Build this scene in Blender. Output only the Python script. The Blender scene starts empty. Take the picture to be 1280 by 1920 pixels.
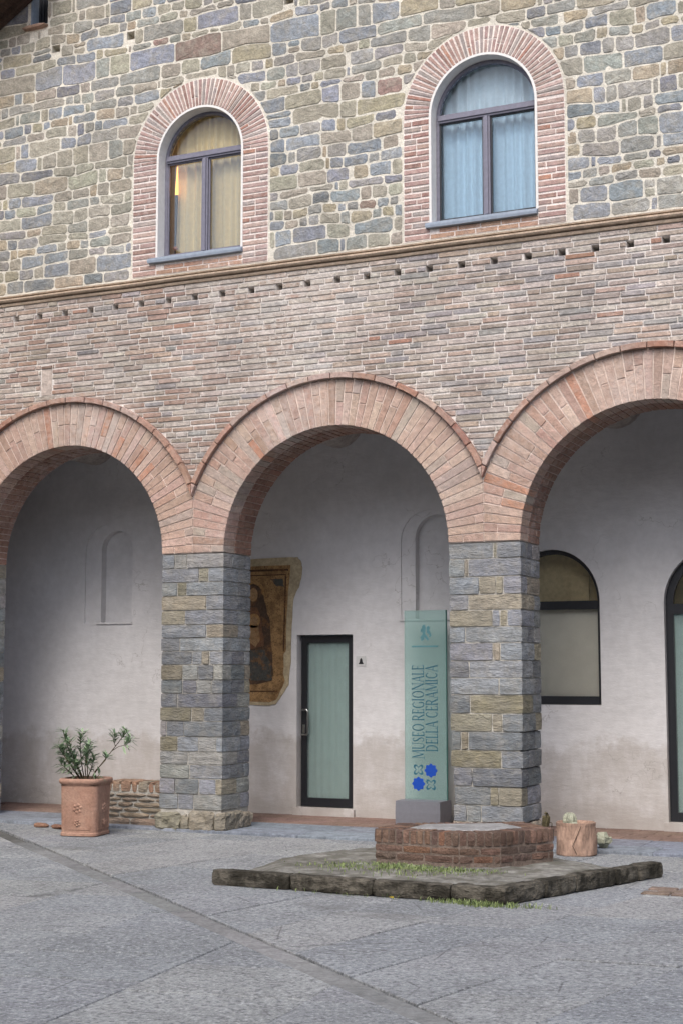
import bpy, math, random
from mathutils import Vector, Matrix, noise
from mathutils.geometry import tessellate_polygon

R = math.radians
S = bpy.context.scene
COL = S.collection
rng = random.Random(7)

# ------------------------------------------------------------------ camera
cd = bpy.data.cameras.new('camera'); cam = bpy.data.objects.new('camera', cd); COL.objects.link(cam)
cam.location = (0, -14.284, 1.70)
cam.rotation_euler = (R(90 + 6.2166), 0, R(25))
cd.sensor_fit = 'VERTICAL'; cd.sensor_height = 36; cd.lens = 2800 / 1920 * 36
cd.clip_end = 600; cd.clip_start = 0.1
S.camera = cam

# ------------------------------------------------------------------ light
SUN_EL, SUN_AZ = 50, 172            # azimuth clockwise from +Y: light falls from the courtyard side
w = bpy.data.worlds.new('World'); S.world = w; w.use_nodes = True
wn = w.node_tree.nodes; wl = w.node_tree.links
bg = wn['Background']; sky = wn.new('ShaderNodeTexSky'); sky.sky_type = 'NISHITA'; sky.sun_disc = False
sky.sun_elevation = R(SUN_EL); sky.sun_rotation = R(SUN_AZ); sky.dust_density = 3.0; sky.air_density = 1.0
wl.new(sky.outputs[0], bg.inputs[0]); bg.inputs[1].default_value = 0.14
sl = bpy.data.lights.new('sun', 'SUN'); sl.energy = 1.3; sl.angle = R(40); sl.color = (1, .95, .88)
so = bpy.data.objects.new('sun', sl); COL.objects.link(so)
d = Vector((math.sin(R(SUN_AZ)) * math.cos(R(SUN_EL)), math.cos(R(SUN_AZ)) * math.cos(R(SUN_EL)), math.sin(R(SUN_EL))))
so.rotation_euler = d.to_track_quat('Z', 'Y').to_euler(); so.location = (-4, -12, 14)
vs = S.view_settings; vs.view_transform = 'Standard'; vs.look = 'None'; vs.gamma = 1; vs.exposure = 0.92
vs.use_curve_mapping = False
S.render.engine = 'CYCLES'
S.cycles.max_bounces = 7; S.cycles.diffuse_bounces = 4; S.cycles.transparent_max_bounces = 12
S.cycles.use_denoising = True; S.cycles.use_adaptive_sampling = True; S.cycles.adaptive_threshold = .02

# ------------------------------------------------------------------ helpers
def c(r, g, b, k=1.0):
    def f(v):
        v /= 255
        return (v / 12.92 if v <= .04045 else ((v + .055) / 1.055) ** 2.4) * k
    return (f(r), f(g), f(b), 1)

def jit(col, a=.12, h=.03):
    k = 1 + rng.uniform(-a, a)
    return tuple(max(0, col[i] * k * (1 + rng.uniform(-h, h))) for i in range(3)) + (1,)

class NT:
    def __init__(s, name):
        s.m = bpy.data.materials.new(name); s.m.use_nodes = True
        s.t = s.m.node_tree; s.n = s.t.nodes; s.b = s.n['Principled BSDF']; s.out = s.n['Material Output']
    def node(s, typ, **k):
        o = s.n.new(typ)
        for a, v in k.items(): setattr(o, a, v)
        return o
    def set(s, sock, v):
        if hasattr(v, 'is_linked') or hasattr(v, 'links'): s.t.links.new(v, sock)
        elif sock.type == 'VECTOR' and not isinstance(v, (int, float)): sock.default_value = tuple(v)[:3]
        else: sock.default_value = v
    def pos(s, scale=(1, 1, 1)):
        if not hasattr(s, '_g'): s._g = s.node('ShaderNodeNewGeometry')
        if scale == (1, 1, 1): return s._g.outputs['Position']
        mp = s.node('ShaderNodeVectorMath', operation='MULTIPLY'); s.set(mp.inputs[0], s._g.outputs['Position']); mp.inputs[1].default_value = scale
        return mp.outputs[0]
    def noise(s, scale, detail=4, rough=.6, vec=None, dist=0):
        o = s.node('ShaderNodeTexNoise'); o.inputs['Scale'].default_value = scale; o.inputs['Detail'].default_value = detail
        o.inputs['Roughness'].default_value = rough; o.inputs['Distortion'].default_value = dist
        s.set(o.inputs['Vector'], vec if vec is not None else s.pos()); return o.outputs['Fac']
    def ramp(s, f, lo, hi, a=0., b=1.):
        o = s.node('ShaderNodeMapRange'); o.interpolation_type = 'SMOOTHSTEP'
        s.set(o.inputs[0], f); o.inputs[1].default_value = lo; o.inputs[2].default_value = hi; o.inputs[3].default_value = a; o.inputs[4].default_value = b
        return o.outputs[0]
    def math(s, op, a, b):
        o = s.node('ShaderNodeMath', operation=op); s.set(o.inputs[0], a); s.set(o.inputs[1], b); return o.outputs[0]
    def mix(s, f, a, b, mode='MIX'):
        o = s.node('ShaderNodeMix', data_type='RGBA', blend_type=mode); s.set(o.inputs[0], f); s.set(o.inputs[6], a); s.set(o.inputs[7], b)
        return o.outputs[2]
    def val(s, col, f, lo, hi):          # multiply a colour by a range driven by f
        k = s.ramp(f, .25, .75, lo, hi)
        o = s.node('ShaderNodeVectorMath', operation='SCALE'); s.set(o.inputs[0], col); s.set(o.inputs[3], k); return o.outputs[0]
    def bump(s, h, strength, dist=.01, prev=None):
        o = s.node('ShaderNodeBump'); o.inputs['Strength'].default_value = strength; o.inputs['Distance'].default_value = dist
        s.set(o.inputs['Height'], h)
        if prev is not None: s.set(o.inputs['Normal'], prev)
        return o.outputs[0]
    def done(s, col, rough=.85, normal=None, spec=.25, metal=0):
        s.set(s.b.inputs['Base Color'], col); s.set(s.b.inputs['Roughness'], rough)
        s.b.inputs['Specular IOR Level'].default_value = spec; s.b.inputs['Metallic'].default_value = metal
        if normal is not None: s.set(s.b.inputs['Normal'], normal)
        return s.m

def masonry(name, src, fine=60, bs=.5, lime=0., lo=.72, hi=1.22, limecol=c(205, 200, 198), grain=(1, 1, 1), dirt=0., dirtcol=c(60, 56, 48), tone=0., tonecol=c(150, 140, 118), tscale=7):
    """stone or brick: src is 'OBJ' (object colour), 'ATTR' (colour attribute) or a fixed colour"""
    t = NT(name)
    if src == 'OBJ': col = t.node('ShaderNodeObjectInfo').outputs['Color']
    elif src == 'ATTR': col = t.node('ShaderNodeAttribute', attribute_name='Col').outputs['Color']
    else: col = src
    p = t.pos(grain)
    if tone: col = t.mix(t.ramp(t.noise(tscale, 4, .7), .44, .64, 0, tone), col, tonecol)
    n1 = t.noise(fine * .22, 4, .65, p); n2 = t.noise(fine, 2, .7, p); n3 = t.noise(1.1, 2, .6)
    col = t.val(col, n1, lo, hi); col = t.val(col, n2, .8, 1.18); col = t.val(col, n3, .88, 1.1)
    if lime:
        z = t.noise(1.0, 5, .65, t.pos((.75, .75, .28))); sp = t.noise(14, 4, .7)
        f = t.math('MULTIPLY', t.ramp(z, .42, .68), t.ramp(sp, .3, .62)); f = t.math('MULTIPLY', f, lime)
        col = t.mix(f, col, limecol)
    if dirt:
        f = t.math('MULTIPLY', t.ramp(t.noise(5, 4, .7), .38, .6), dirt); col = t.mix(f, col, dirtcol)
    nb = t.bump(n2, bs, .012); nb = t.bump(n1, bs * .9, .03, nb)
    return t.done(col, .9, nb, .2)

def plain(name, col, rough=.6, spec=.4, metal=0, var=.12, fine=20, bs=.1):
    t = NT(name); n = t.noise(fine, 4, .6)
    return t.done(t.val(col, n, 1 - var, 1 + var), rough, t.bump(n, bs, .005), spec, metal)

def glass(name, tint, body=0., bodycol=(.5, .6, .6, 1), gloss=1.0):
    t = NT(name); t.n.remove(t.b)
    tr = t.node('ShaderNodeBsdfTransparent'); tr.inputs[0].default_value = tint
    df = t.node('ShaderNodeBsdfDiffuse'); df.inputs[0].default_value = bodycol
    gl = t.node('ShaderNodeBsdfGlossy'); gl.inputs['Roughness'].default_value = .03; gl.inputs[0].default_value = (gloss, gloss, gloss, 1)
    m1 = t.node('ShaderNodeMixShader'); m1.inputs[0].default_value = body
    t.t.links.new(tr.outputs[0], m1.inputs[1]); t.t.links.new(df.outputs[0], m1.inputs[2])
    fr = t.node('ShaderNodeFresnel'); fr.inputs[0].default_value = 1.5
    nn = t.noise(1.6, 2, .5); t.set(fr.inputs['Normal'], t.bump(nn, .06, .02)); t.set(gl.inputs['Normal'], t.bump(nn, .06, .02))
    m2 = t.node('ShaderNodeMixShader'); t.t.links.new(fr.outputs[0], m2.inputs[0])
    t.t.links.new(m1.outputs[0], m2.inputs[1]); t.t.links.new(gl.outputs[0], m2.inputs[2])
    t.t.links.new(m2.outputs[0], t.out.inputs[0]); return t.m

WL = {}
def link(o, parent=None):
    COL.objects.link(o)
    if parent is not None:
        o.parent = parent; o.matrix_parent_inverse = Matrix.Translation(-WL[parent.name])
    WL[o.name] = Vector((0, 0, 0)) + o.location
    return o
def tag(o, label=None, cat=None, group=None, kind=None):
    if label: o['label'] = label
    if cat: o['category'] = cat
    if group: o['group'] = group
    if kind: o['kind'] = kind
    return o
def thing(name, label, cat, loc=(0, 0, 0), group=None):
    o = bpy.data.objects.new(name, None); o.location = loc; o.empty_display_size = .2
    link(o); return tag(o, label, cat, group)
def mesh(name, V, F, mat, parent=None, origin=None, color=None, smooth=False):
    me = bpy.data.meshes.new(name)
    if origin is not None:
        ox, oy, oz = origin; V = [(x - ox, y - oy, z - oz) for x, y, z in V]
    me.from_pydata([tuple(v) for v in V], [], F); me.update()
    if smooth: me.polygons.foreach_set('use_smooth', [True] * len(me.polygons))
    if mat: me.materials.append(mat)
    o = bpy.data.objects.new(name, me)
    if origin is not None: o.location = origin
    if color: o.color = color
    return link(o, parent)

class MB:
    """collects faces with one colour per vertex, builds one mesh"""
    def __init__(s): s.V = []; s.F = []; s.C = []
    def add(s, V, F, col=(1, 1, 1, 1)):
        n = len(s.V); s.V += [tuple(v) for v in V]; s.F += [tuple(i + n for i in f) for f in F]; s.C += [col] * len(V); return s
    def build(s, name, mat, parent=None, smooth=False, origin=None, color=None):
        o = mesh(name, s.V, s.F, mat, parent, origin, color, smooth)
        if s.V and any(q != (1, 1, 1, 1) for q in s.C[:3]):
            a = o.data.color_attributes.new('Col', 'FLOAT_COLOR', 'POINT')
            a.data.foreach_set('color', [x for q in s.C for x in q])
        return o

def area(p): return .5 * sum(p[i - 1][0] * p[i][1] - p[i][0] * p[i - 1][1] for i in range(len(p)))
def cent(p):
    n = len(p); return (sum(q[0] for q in p) / n, sum(q[1] for q in p) / n)
def clip(p, a, b, cc):              # keep a*x + b*z <= cc
    out = []
    for i in range(len(p)):
        P, Q = p[i - 1], p[i]; dp = a * P[0] + b * P[1] - cc; dq = a * Q[0] + b * Q[1] - cc
        if (dp <= 0) != (dq <= 0):
            t = dp / (dp - dq); out.append((P[0] + (Q[0] - P[0]) * t, P[1] + (Q[1] - P[1]) * t))
        if dq <= 0: out.append(Q)
    return out
def clip_circle_out(p, cx, cz, r):
    if all(math.hypot(x - cx, z - cz) >= r for x, z in p): return p
    m = cent(p); dx, dz = m[0] - cx, m[1] - cz; L = math.hypot(dx, dz) or 1
    if L < r * .9: return []
    nx, nz = dx / L, dz / L
    return clip(p, -nx, -nz, -(nx * cx + nz * cz + r))

def prism(poly, yf, depth, bev=.004, bulge=0., rough=0.):
    """a piece of walling seen from -Y: chamfered front, optional uneven face"""
    if area(poly) < 0: poly = poly[::-1]
    n = len(poly); cx, cz = cent(poly)
    def ins(q, b):
        dx, dz = cx - q[0], cz - q[1]; L = math.hypot(dx, dz) or 1; k = min(b * 1.3 / L, .45); return (q[0] + dx * k, q[1] + dz * k)
    V = [(x, yf + depth, z) for x, z in poly] + [(x, yf + bev, z) for x, z in poly]
    fr = [ins(q, bev) for q in poly]; V += [(x, yf + rng.uniform(-rough, rough), z) for x, z in fr]
    F = []
    for i in range(n):
        j = (i + 1) % n
        F += [(i, j, n + j, n + i), (n + i, n + j, 2 * n + j, 2 * n + i)]
    if bulge or rough:
        mid = [((x + cx) / 2, (z + cz) / 2) for x, z in fr]
        V += [(x + rng.uniform(-.2, .2) * rough, yf - bulge + rng.uniform(-rough, rough), z) for x, z in mid]
        V.append((cx, yf - bulge * 1.1 + rng.uniform(-rough, rough), cz))
        for i in range(n):
            j = (i + 1) % n
            F += [(2 * n + i, 2 * n + j, 3 * n + j, 3 * n + i), (3 * n + i, 3 * n + j, 4 * n)]
    else:
        F.append(tuple(range(2 * n, 3 * n)))
    return V, F

def box(x0, x1, y0, y1, z0, z1):
    V = [(x, y, z) for x in (x0, x1) for y in (y0, y1) for z in (z0, z1)]
    return V, [(0, 1, 3, 2), (4, 6, 7, 5), (0, 4, 5, 1), (2, 3, 7, 6), (0, 2, 6, 4), (1, 5, 7, 3)]

def rough_box(dx, dy, dz, amp=.006, bev=.008, step=.09, seed=0.):
    """box centred on its base centre with knocked-off edges and an uneven surface"""
    nx, ny, nz = max(2, round(dx / step)), max(2, round(dy / step)), max(2, round(dz / step))
    idx = {}; V = []; F = []
    def vid(i, j, k):
        if (i, j, k) not in idx:
            x, y, z = -dx / 2 + dx * i / nx, -dy / 2 + dy * j / ny, dz * k / nz
            e = (i in (0, nx)) + (j in (0, ny)) + (k in (0, nz))
            p = Vector((x, y, z)); cpt = Vector((0, 0, dz / 2))
            if e > 1:
                if i in (0, nx): p.x -= math.copysign(bev, x) * (e - 1) * .7
                if j in (0, ny): p.y -= math.copysign(bev, y) * (e - 1) * .7
                if k in (0, nz): p.z -= math.copysign(bev, z - dz / 2) * (e - 1) * .7
            q = Vector((x * 9 + seed, y * 9 + seed * 1.7, z * 9 - seed))
            p += Vector((noise.noise(q), noise.noise(q + Vector((31, 7, 3))), noise.noise(q + Vector((5, 17, 40))) * .6)) * amp * 2
            q2 = q * 3.3
            p += Vector((noise.noise(q2), noise.noise(q2 + Vector((11, 3, 9))), noise.noise(q2 + Vector((2, 27, 4))) * .7)) * amp
            idx[(i, j, k)] = len(V); V.append(tuple(p))
        return idx[(i, j, k)]
    for j in range(ny):
        for k in range(nz):
            F.append((vid(0, j + 1, k), vid(0, j, k), vid(0, j, k + 1), vid(0, j + 1, k + 1)))
            F.append((vid(nx, j, k), vid(nx, j + 1, k), vid(nx, j + 1, k + 1), vid(nx, j, k + 1)))
    for i in range(nx):
        for k in range(nz):
            F.append((vid(i, 0, k), vid(i + 1, 0, k), vid(i + 1, 0, k + 1), vid(i, 0, k + 1)))
            F.append((vid(i + 1, ny, k), vid(i, ny, k), vid(i, ny, k + 1), vid(i + 1, ny, k + 1)))
        for j in range(ny):
            F.append((vid(i, j, nz), vid(i + 1, j, nz), vid(i + 1, j + 1, nz), vid(i, j + 1, nz)))
            F.append((vid(i, j + 1, 0), vid(i + 1, j + 1, 0), vid(i + 1, j, 0), vid(i, j, 0)))
    return V, F

def rot(V, a, loc):
    ca, sa = math.cos(a), math.sin(a)
    return [(x * ca - y * sa + loc[0], x * sa + y * ca + loc[1], z + loc[2]) for x, y, z in V]

def tube(pts, r, seg=8, cap=True):
    V = []; F = []; n = len(pts); pts = [Vector(p) for p in pts]
    rs = r if isinstance(r, (list, tuple)) else [r] * n
    for i, p in enumerate(pts):
        t = (pts[min(i + 1, n - 1)] - pts[max(i - 1, 0)]).normalized()
        u = t.orthogonal().normalized() if i == 0 else (u - t * u.dot(t)).normalized()
        v = t.cross(u)
        for k in range(seg):
            a = 2 * math.pi * k / seg; V.append(tuple(p + (u * math.cos(a) + v * math.sin(a)) * rs[i]))
    for i in range(n - 1):
        for k in range(seg):
            l = (k + 1) % seg; F.append((i * seg + k, i * seg + l, (i + 1) * seg + l, (i + 1) * seg + k))
    if cap: F += [tuple(range(seg))[::-1], tuple(range((n - 1) * seg, n * seg))]
    return V, F

def lathe(prof, seg=28, loc=(0, 0, 0), wob=0.):
    V = []; F = []
    for r, z in prof:
        for k in range(seg):
            a = 2 * math.pi * k / seg; rr = r * (1 + wob * noise.noise(Vector((math.cos(a) * 2, math.sin(a) * 2, z * 5))))
            V.append((loc[0] + rr * math.cos(a), loc[1] + rr * math.sin(a), loc[2] + z))
    for i in range(len(prof) - 1):
        for k in range(seg):
            l = (k + 1) % seg; F.append((i * seg + k, i * seg + l, (i + 1) * seg + l, (i + 1) * seg + k))
    return V, F

def arch_path(cx, r, z0, zs, n=28, rz=None):
    rz = rz or r
    return [(cx - r, z0)] + [(cx - r * math.cos(math.pi * i / n), zs + rz * math.sin(math.pi * i / n)) for i in range(n + 1)] + [(cx + r, z0)]

def band(A, B, y0, y1, closed=False):
    """solid strip between two paths of equal length in XZ, from y0 (front) to y1"""
    n = len(A); V = [(x, y0, z) for x, z in A] + [(x, y0, z) for x, z in B] + [(x, y1, z) for x, z in A] + [(x, y1, z) for x, z in B]
    F = []; m = n if closed else n - 1
    for i in range(m):
        j = (i + 1) % n
        F += [(i, j, n + j, n + i), (2 * n + i, 3 * n + i, 3 * n + j, 2 * n + j), (i, 2 * n + i, 2 * n + j, j), (n + i, n + j, 3 * n + j, 3 * n + i)]
    if not closed: F += [(0, n, 3 * n, 2 * n), (n - 1, 3 * n - 1, 4 * n - 1, 2 * n - 1)]
    return V, F

def sheet(outer, holes, y, depth):
    """wall face at y with openings; each opening has reveals going back by its depth"""
    loops = [outer] + [h for h, _ in holes]
    flat = [q for l in loops for q in l]
    V = [(x, y, z) for x, z in flat]
    F = [tuple(t) for t in tessellate_polygon([[Vector((x, z, 0)) for x, z in l] for l in loops])]
    for (h, dp) in holes:
        n = len(V); V += [(x, y, z) for x, z in h] + [(x, y + dp, z) for x, z in h]; m = len(h)
        F += [(n + i, n + (i + 1) % m, n + m + (i + 1) % m, n + m + i) for i in range(m)]
    return V, F
def rect(x0, x1, z0, z1): return [(x0, z0), (x1, z0), (x1, z1), (x0, z1)]

CAM = Vector(cam.location)
def apparent(x, y, z, a): return a / (Vector((x, y, z)) - CAM).length_squared

# ------------------------------------------------------------------ materials
M = {}
def paving():
    t = NT('paving_stone'); col = t.node('ShaderNodeObjectInfo').outputs['Color']
    n1 = t.noise(25, 6, .82); n2 = t.noise(55, 3, .7); n3 = t.noise(.9, 4, .65); n4 = t.noise(5, 5, .7)
    col = t.val(col, n3, .84, 1.12); col = t.val(col, n4, .86, 1.12)
    col = t.mix(t.ramp(n1, .52, .60, 0, .75), col, c(96, 99, 103)); col = t.mix(t.ramp(n1, .46, .39, 0, .75), col, c(200, 203, 206))
    col = t.val(col, n2, .75, 1.22)
    vj = t.node('ShaderNodeTexVoronoi', feature='DISTANCE_TO_EDGE'); vj.inputs['Scale'].default_value = 1.3; t.set(vj.inputs['Vector'], t.pos((1, .8, 1)))
    ck = t.math('MULTIPLY', t.ramp(vj.outputs['Distance'], .012, .002), t.ramp(t.noise(1.2, 3, .6), .5, .6, 0, .55)); col = t.mix(ck, col, c(84, 85, 86))
    st = t.ramp(t.noise(.55, 6, .7, t.pos((1, 1.4, 1))), .56, .66, 0, .5); col = t.mix(st, col, c(108, 109, 108))
    nb = t.bump(n1, 1.0, .03); nb = t.bump(n2, .8, .012, nb)
    return t.done(col, .88, nb, .2)
ST = dict(fine=60, bs=.6, lo=.78, hi=1.2, tone=.5, tonecol=c(152, 147, 135), dirt=.25, dirtcol=c(104, 102, 94))
M['stone'] = masonry('rubble_stone', 'OBJ', **ST); M['stone_v'] = masonry('rubble_stone_infill', 'ATTR', **ST)
M['mortar'] = masonry('lime_mortar', c(208, 203, 191), 60, .6, lo=.8, hi=1.1, dirt=.25, dirtcol=c(166, 160, 148))
BK = dict(fine=85, bs=.6, lime=.7, limecol=c(206, 200, 192), dirt=.22, dirtcol=c(120, 108, 100))
M['brick'] = masonry('old_brick', 'OBJ', **BK); M['brick_v'] = masonry('old_brick_infill', 'ATTR', **BK)
M['bmortar'] = masonry('brick_mortar', c(214, 208, 203), 90, .5, lo=.85, hi=1.1, dirt=.2, dirtcol=c(178, 168, 158))
M['slotmortar'] = masonry('slot_patch', c(176, 164, 156), 60, .5)
M['vous'] = masonry('arch_brick', 'OBJ', 90, .6, lime=.34, lo=.82, hi=1.14, dirt=.16, dirtcol=c(134, 112, 100), tone=.35, tonecol=c(178, 158, 144), tscale=14)
M['vmortar'] = masonry('arch_mortar', c(212, 196, 186), 90, .4, lo=.88, hi=1.1)
M['smortar'] = masonry('surround_mortar', c(218, 208, 202), 90, .4, lo=.88, hi=1.1)
M['block'] = masonry('grey_block', 'OBJ', 45, .9, lo=.76, hi=1.2, grain=(.6, .6, 1.6), tone=.35, tonecol=c(152, 148, 138), dirt=.25, dirtcol=c(96, 96, 94))
M['pmortar'] = masonry('pier_mortar', c(168, 165, 158), 70, .5, lo=.8, hi=1.12)
M['wellbrick'] = masonry('dark_red_brick', 'OBJ', 70, .7, dirt=.45, dirtcol=c(72, 58, 50))
M['dmortar'] = masonry('dark_mortar', c(112, 100, 92), 60, .6)
M['kerb'] = masonry('mossy_kerb', c(92, 88, 80), 34, 1.0, lo=.55, hi=1.4, dirt=.9, dirtcol=c(38, 36, 30), grain=(1, 1, 2.2))
M['fill'] = masonry('platform_earth', c(130, 129, 124), 40, 1.0, lo=.6, hi=1.3, dirt=.75, dirtcol=c(84, 82, 73))
M['slab'] = paving()
M['joint'] = masonry('paving_joint', c(92, 92, 90), 30, .8)
M['drain'] = masonry('channel_stone', 'OBJ', 40, .6, lo=.8, hi=1.15)
M['cornice'] = masonry('cornice_render', c(170, 152, 134), 50, .4, lo=.82, hi=1.15)
M['sill'] = plain('sill_stone', c(135, 145, 158), .7, .3)
M['reveal'] = plain('white_reveal', c(210, 208, 205), .8, .2, var=.06)
M['frame'] = plain('violet_grey_wood', c(112, 111, 124), .55, .35)
M['black'] = plain('black_frame', c(30, 32, 37), .4, .5)
M['steel'] = plain('brushed_steel', c(170, 172, 172), .3, .5, 1)
M['curtain_warm'] = plain('cream_curtain', c(238, 222, 180), .9, .1, var=.05)
M['curtain_sky_tint'] = plain('sky_tinted_curtain', c(226, 234, 238), .9, .1, var=.05)  # bluish cast is the sky reflected in the pane, put into the cloth colour
M['blind_teal'] = plain('teal_blind', c(200, 214, 208), .9, .1, var=.06, fine=6)
M['blind_grey'] = plain('grey_blind', c(218, 216, 210), .9, .1, var=.05, fine=4)
M['ochre_reflection'] = plain('ochre_reflection', c(204, 188, 152), .9, .1)  # ochre reflection in the lunette panes, put into a panel's colour
M['room'] = plain('room_plaster', c(170, 160, 140), .9, .1)
M['glass'] = glass('window_glass', (.96, .96, .94, 1), 0)
M['glass_sky'] = glass('sky_tinted_glass', (.88, .95, .99, 1), .0, gloss=1.0)  # blue tint stands in for reflected sky
M['glass_teal'] = glass('green_glass', (.84, .93, .92, 1), .32, c(170, 202, 198))
M['glass_door'] = glass('door_glass', (.94, .97, .97, 1), .22, c(190, 212, 208))
M['wood'] = masonry('dark_timber', c(78, 62, 54), 40, .6, grain=(6, 1, 1))
M['tile'] = masonry('roof_tile', c(170, 110, 84), 40, .5)
M['terracotta'] = masonry('terracotta', c(158, 128, 112), 40, .35, lime=.2, limecol=c(186, 150, 132), lo=.82, hi=1.14, dirt=.25, dirtcol=c(120, 76, 60))
M['palepot'] = masonry('pale_terracotta', c(160, 134, 118), 22, .6, lo=.65, hi=1.25, grain=(2, 2, .7), dirt=.3, dirtcol=c(120, 98, 86))
M['soil'] = masonry('soil', c(62, 50, 42), 60, 1)
M['grey_box'] = plain('grey_coated_steel', c(112, 114, 122), .5, .4, var=.06)
M['print_dark'] = plain('blue_grey_print', c(52, 100, 120), .6, .3, var=.05)
M['print_faint'] = plain('faint_print', c(92, 138, 146), .6, .3, var=.05)
M['print_blue'] = plain('blue_print', c(22, 70, 168), .6, .3, var=.08)
M['print_black'] = plain('black_print', c(30, 30, 34), .6, .3)
M['plate'] = plain('white_plate', c(190, 190, 190), .5, .4, var=.05)
M['floor'] = masonry('gallery_tile', 'OBJ', 40, .5, lo=.8, hi=1.15)
M['edge'] = masonry('gallery_edge_stone', 'OBJ', 40, .6)
M['tan'] = masonry('fresco_border', c(176, 162, 134), 30, .5, lo=.82, hi=1.12)
M['bark'] = plain('green_brown_stem', c(74, 66, 48), .8, .2)
M['cactus'] = masonry('cactus', c(158, 160, 142), 60, .6)
M['yellow'] = plain('yellow_petal', c(235, 200, 40), .6, .2)
M['withered'] = masonry('withered_leaf', c(84, 78, 58), 40, .6)
def leafmat(name, a, b):
    t = NT(name); at = t.node('ShaderNodeAttribute', attribute_name='Col').outputs['Fac']
    return t.done(t.mix(at, a, b), .55, None, .35)
M['leaf'] = leafmat('oleander_leaf', c(66, 92, 66), c(150, 170, 138))
M['grass'] = leafmat('grass_blade', c(74, 92, 52), c(138, 152, 98))

def plaster_mat():
    t = NT('old_plaster'); col = c(207, 206, 207)
    n1 = t.noise(.9, 5, .6); n2 = t.noise(9, 5, .65); n3 = t.noise(70, 3, .6)
    col = t.val(col, n1, .88, 1.06); col = t.val(col, n2, .93, 1.05)
    z = t.node('ShaderNodeSeparateXYZ'); t.set(z.inputs[0], t.pos())
    zz = t.math('ADD', z.outputs[2], t.math('MULTIPLY', t.math('SUBTRACT', t.noise(2.2, 6, .68), .5), .9))
    damp = t.math('MULTIPLY', t.ramp(zz, .98, .82), t.ramp(t.noise(3.5, 6, .7, t.pos((1, 1, .5))), .25, .65, .25, .85))
    col = t.mix(damp, col, c(174, 169, 165))
    foot = t.ramp(zz, .42, .1, 0, .45); col = t.mix(foot, col, c(152, 145, 139))
    st = t.noise(2.5, 5, .7, t.pos((3, 3, .12))); col = t.mix(t.ramp(st, .6, .78, 0, .22), col, c(176, 168, 160))
    vo = t.node('ShaderNodeTexVoronoi', feature='DISTANCE_TO_EDGE'); vo.inputs['Scale'].default_value = .8
    wp_ = t.node('ShaderNodeVectorMath', operation='ADD'); t.set(wp_.inputs[0], t.pos()); nz = t.node('ShaderNodeTexNoise'); nz.inputs['Scale'].default_value = 3; nz.inputs['Detail'].default_value = 6; t.set(nz.inputs['Vector'], t.pos()); t.set(wp_.inputs[1], nz.outputs['Color']); t.set(vo.inputs['Vector'], wp_.outputs[0])
    crack = t.math('MULTIPLY', t.ramp(vo.outputs['Distance'], .006, .0, 0, 1), t.ramp(t.noise(.9, 3, .5), .52, .62, 0, .55)); col = t.mix(crack, col, c(140, 136, 132))
    patch = t.ramp(t.noise(1.7, 7, .75), .60, .63, 0, .22); col = t.mix(patch, col, c(214, 214, 216))
    tr = t.noise(4, 5, .6, t.pos((1, 1, 2.5)))
    return t.done(col, .9, t.bump(n3, .3, .006, t.bump(tr, .35, .03)), .15)
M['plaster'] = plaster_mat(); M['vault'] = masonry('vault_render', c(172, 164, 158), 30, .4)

def fresco_mat():
    t = NT('faded_fresco')
    n1 = t.noise(7, 6, .7); n2 = t.noise(34, 5, .7, dist=1.5); n3 = t.noise(3, 4, .6)
    col = t.mix(t.ramp(n1, .35, .65), c(120, 94, 64), c(168, 134, 92)); col = t.mix(t.ramp(n2, .5, .62, 0, .75), col, c(74, 54, 40))
    col = t.mix(t.ramp(n3, .58, .7, 0, .5), col, c(120, 104, 84))
    return t.done(col, .85, t.bump(n2, .3, .004), .2)
M['fresco'] = fresco_mat()
def pigment(name, col):
    t = NT(name); n2 = t.noise(30, 5, .7, dist=1); n1 = t.noise(9, 5, .7)
    k = t.mix(t.ramp(n1, .5, .68, 0, .6), col, c(140, 100, 62)); k = t.val(k, n2, .62, 1.3)
    return t.done(k, .85, t.bump(n2, .3, .004), .2)

# ------------------------------------------------------------------ the building
B = thing('arcade_building', 'old stone and brick building with three round brick arches over a gallery', 'building', (-6.77, 1.0, 0))
ARCH = [(-10.185, 1.3145), (-6.769, 1.315), (-3.353, 1.33)]
SPRING = 3.04; RING = .50; HOOD = .065; PIERS = [(-11.885, -11.50), (-8.8705, -8.084), (-5.454, -4.683), (-2.023, -1.24)]
MID = [-11.89, -8.477, -5.069, -1.632]
T = .63; XL, XR = -13.4, .6; ZC = 6.22
WIN = [dict(cx=-8.44, r=.565, zs=7.615, z0=6.455, ro=.885, sill=(-9.10, -7.865, 6.39, 6.455), tr=(7.605, 7.69)),
       dict(cx=-5.04, r=.594, zs=7.594, z0=6.43, ro=.888, sill=(-5.675, -4.445, 6.365, 6.43), tr=(7.55, 7.635))]

# --- upper rubble wall
up_holes = [(arch_path(q['cx'], q['r'] + .006, q['z0'] - .03, q['zs']), .3) for q in WIN]
SMALLWIN = (-10.85, -10.60, 9.585, 10.45)
up_holes.append((rect(*SMALLWIN), .22))
PUT = [(-9.40, 9.20, .055, .05), (-10.47, 9.235, .06, .045), (-7.31, 9.23, .06, .05), (-3.6, 9.4, .05, .05)]
for x, z, a, b_ in PUT: up_holes.append((rect(x - a, x + a, z - b_, z + b_), .16))
V, F = sheet(rect(XL, XR, ZC, 11.2), up_holes, 0, .3)
mb = MB(); mb.add(V, F)
for x, z, a, b_ in PUT: mb.add(*box(x - a - .01, x + a + .01, .155, .2, z - b_ - .01, z + b_ + .01))
mb.add(*box(XL, XR, .3, .62, 11.1, 11.2))
UW = mb.build('stone_wall', M['mortar'], B)

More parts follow.
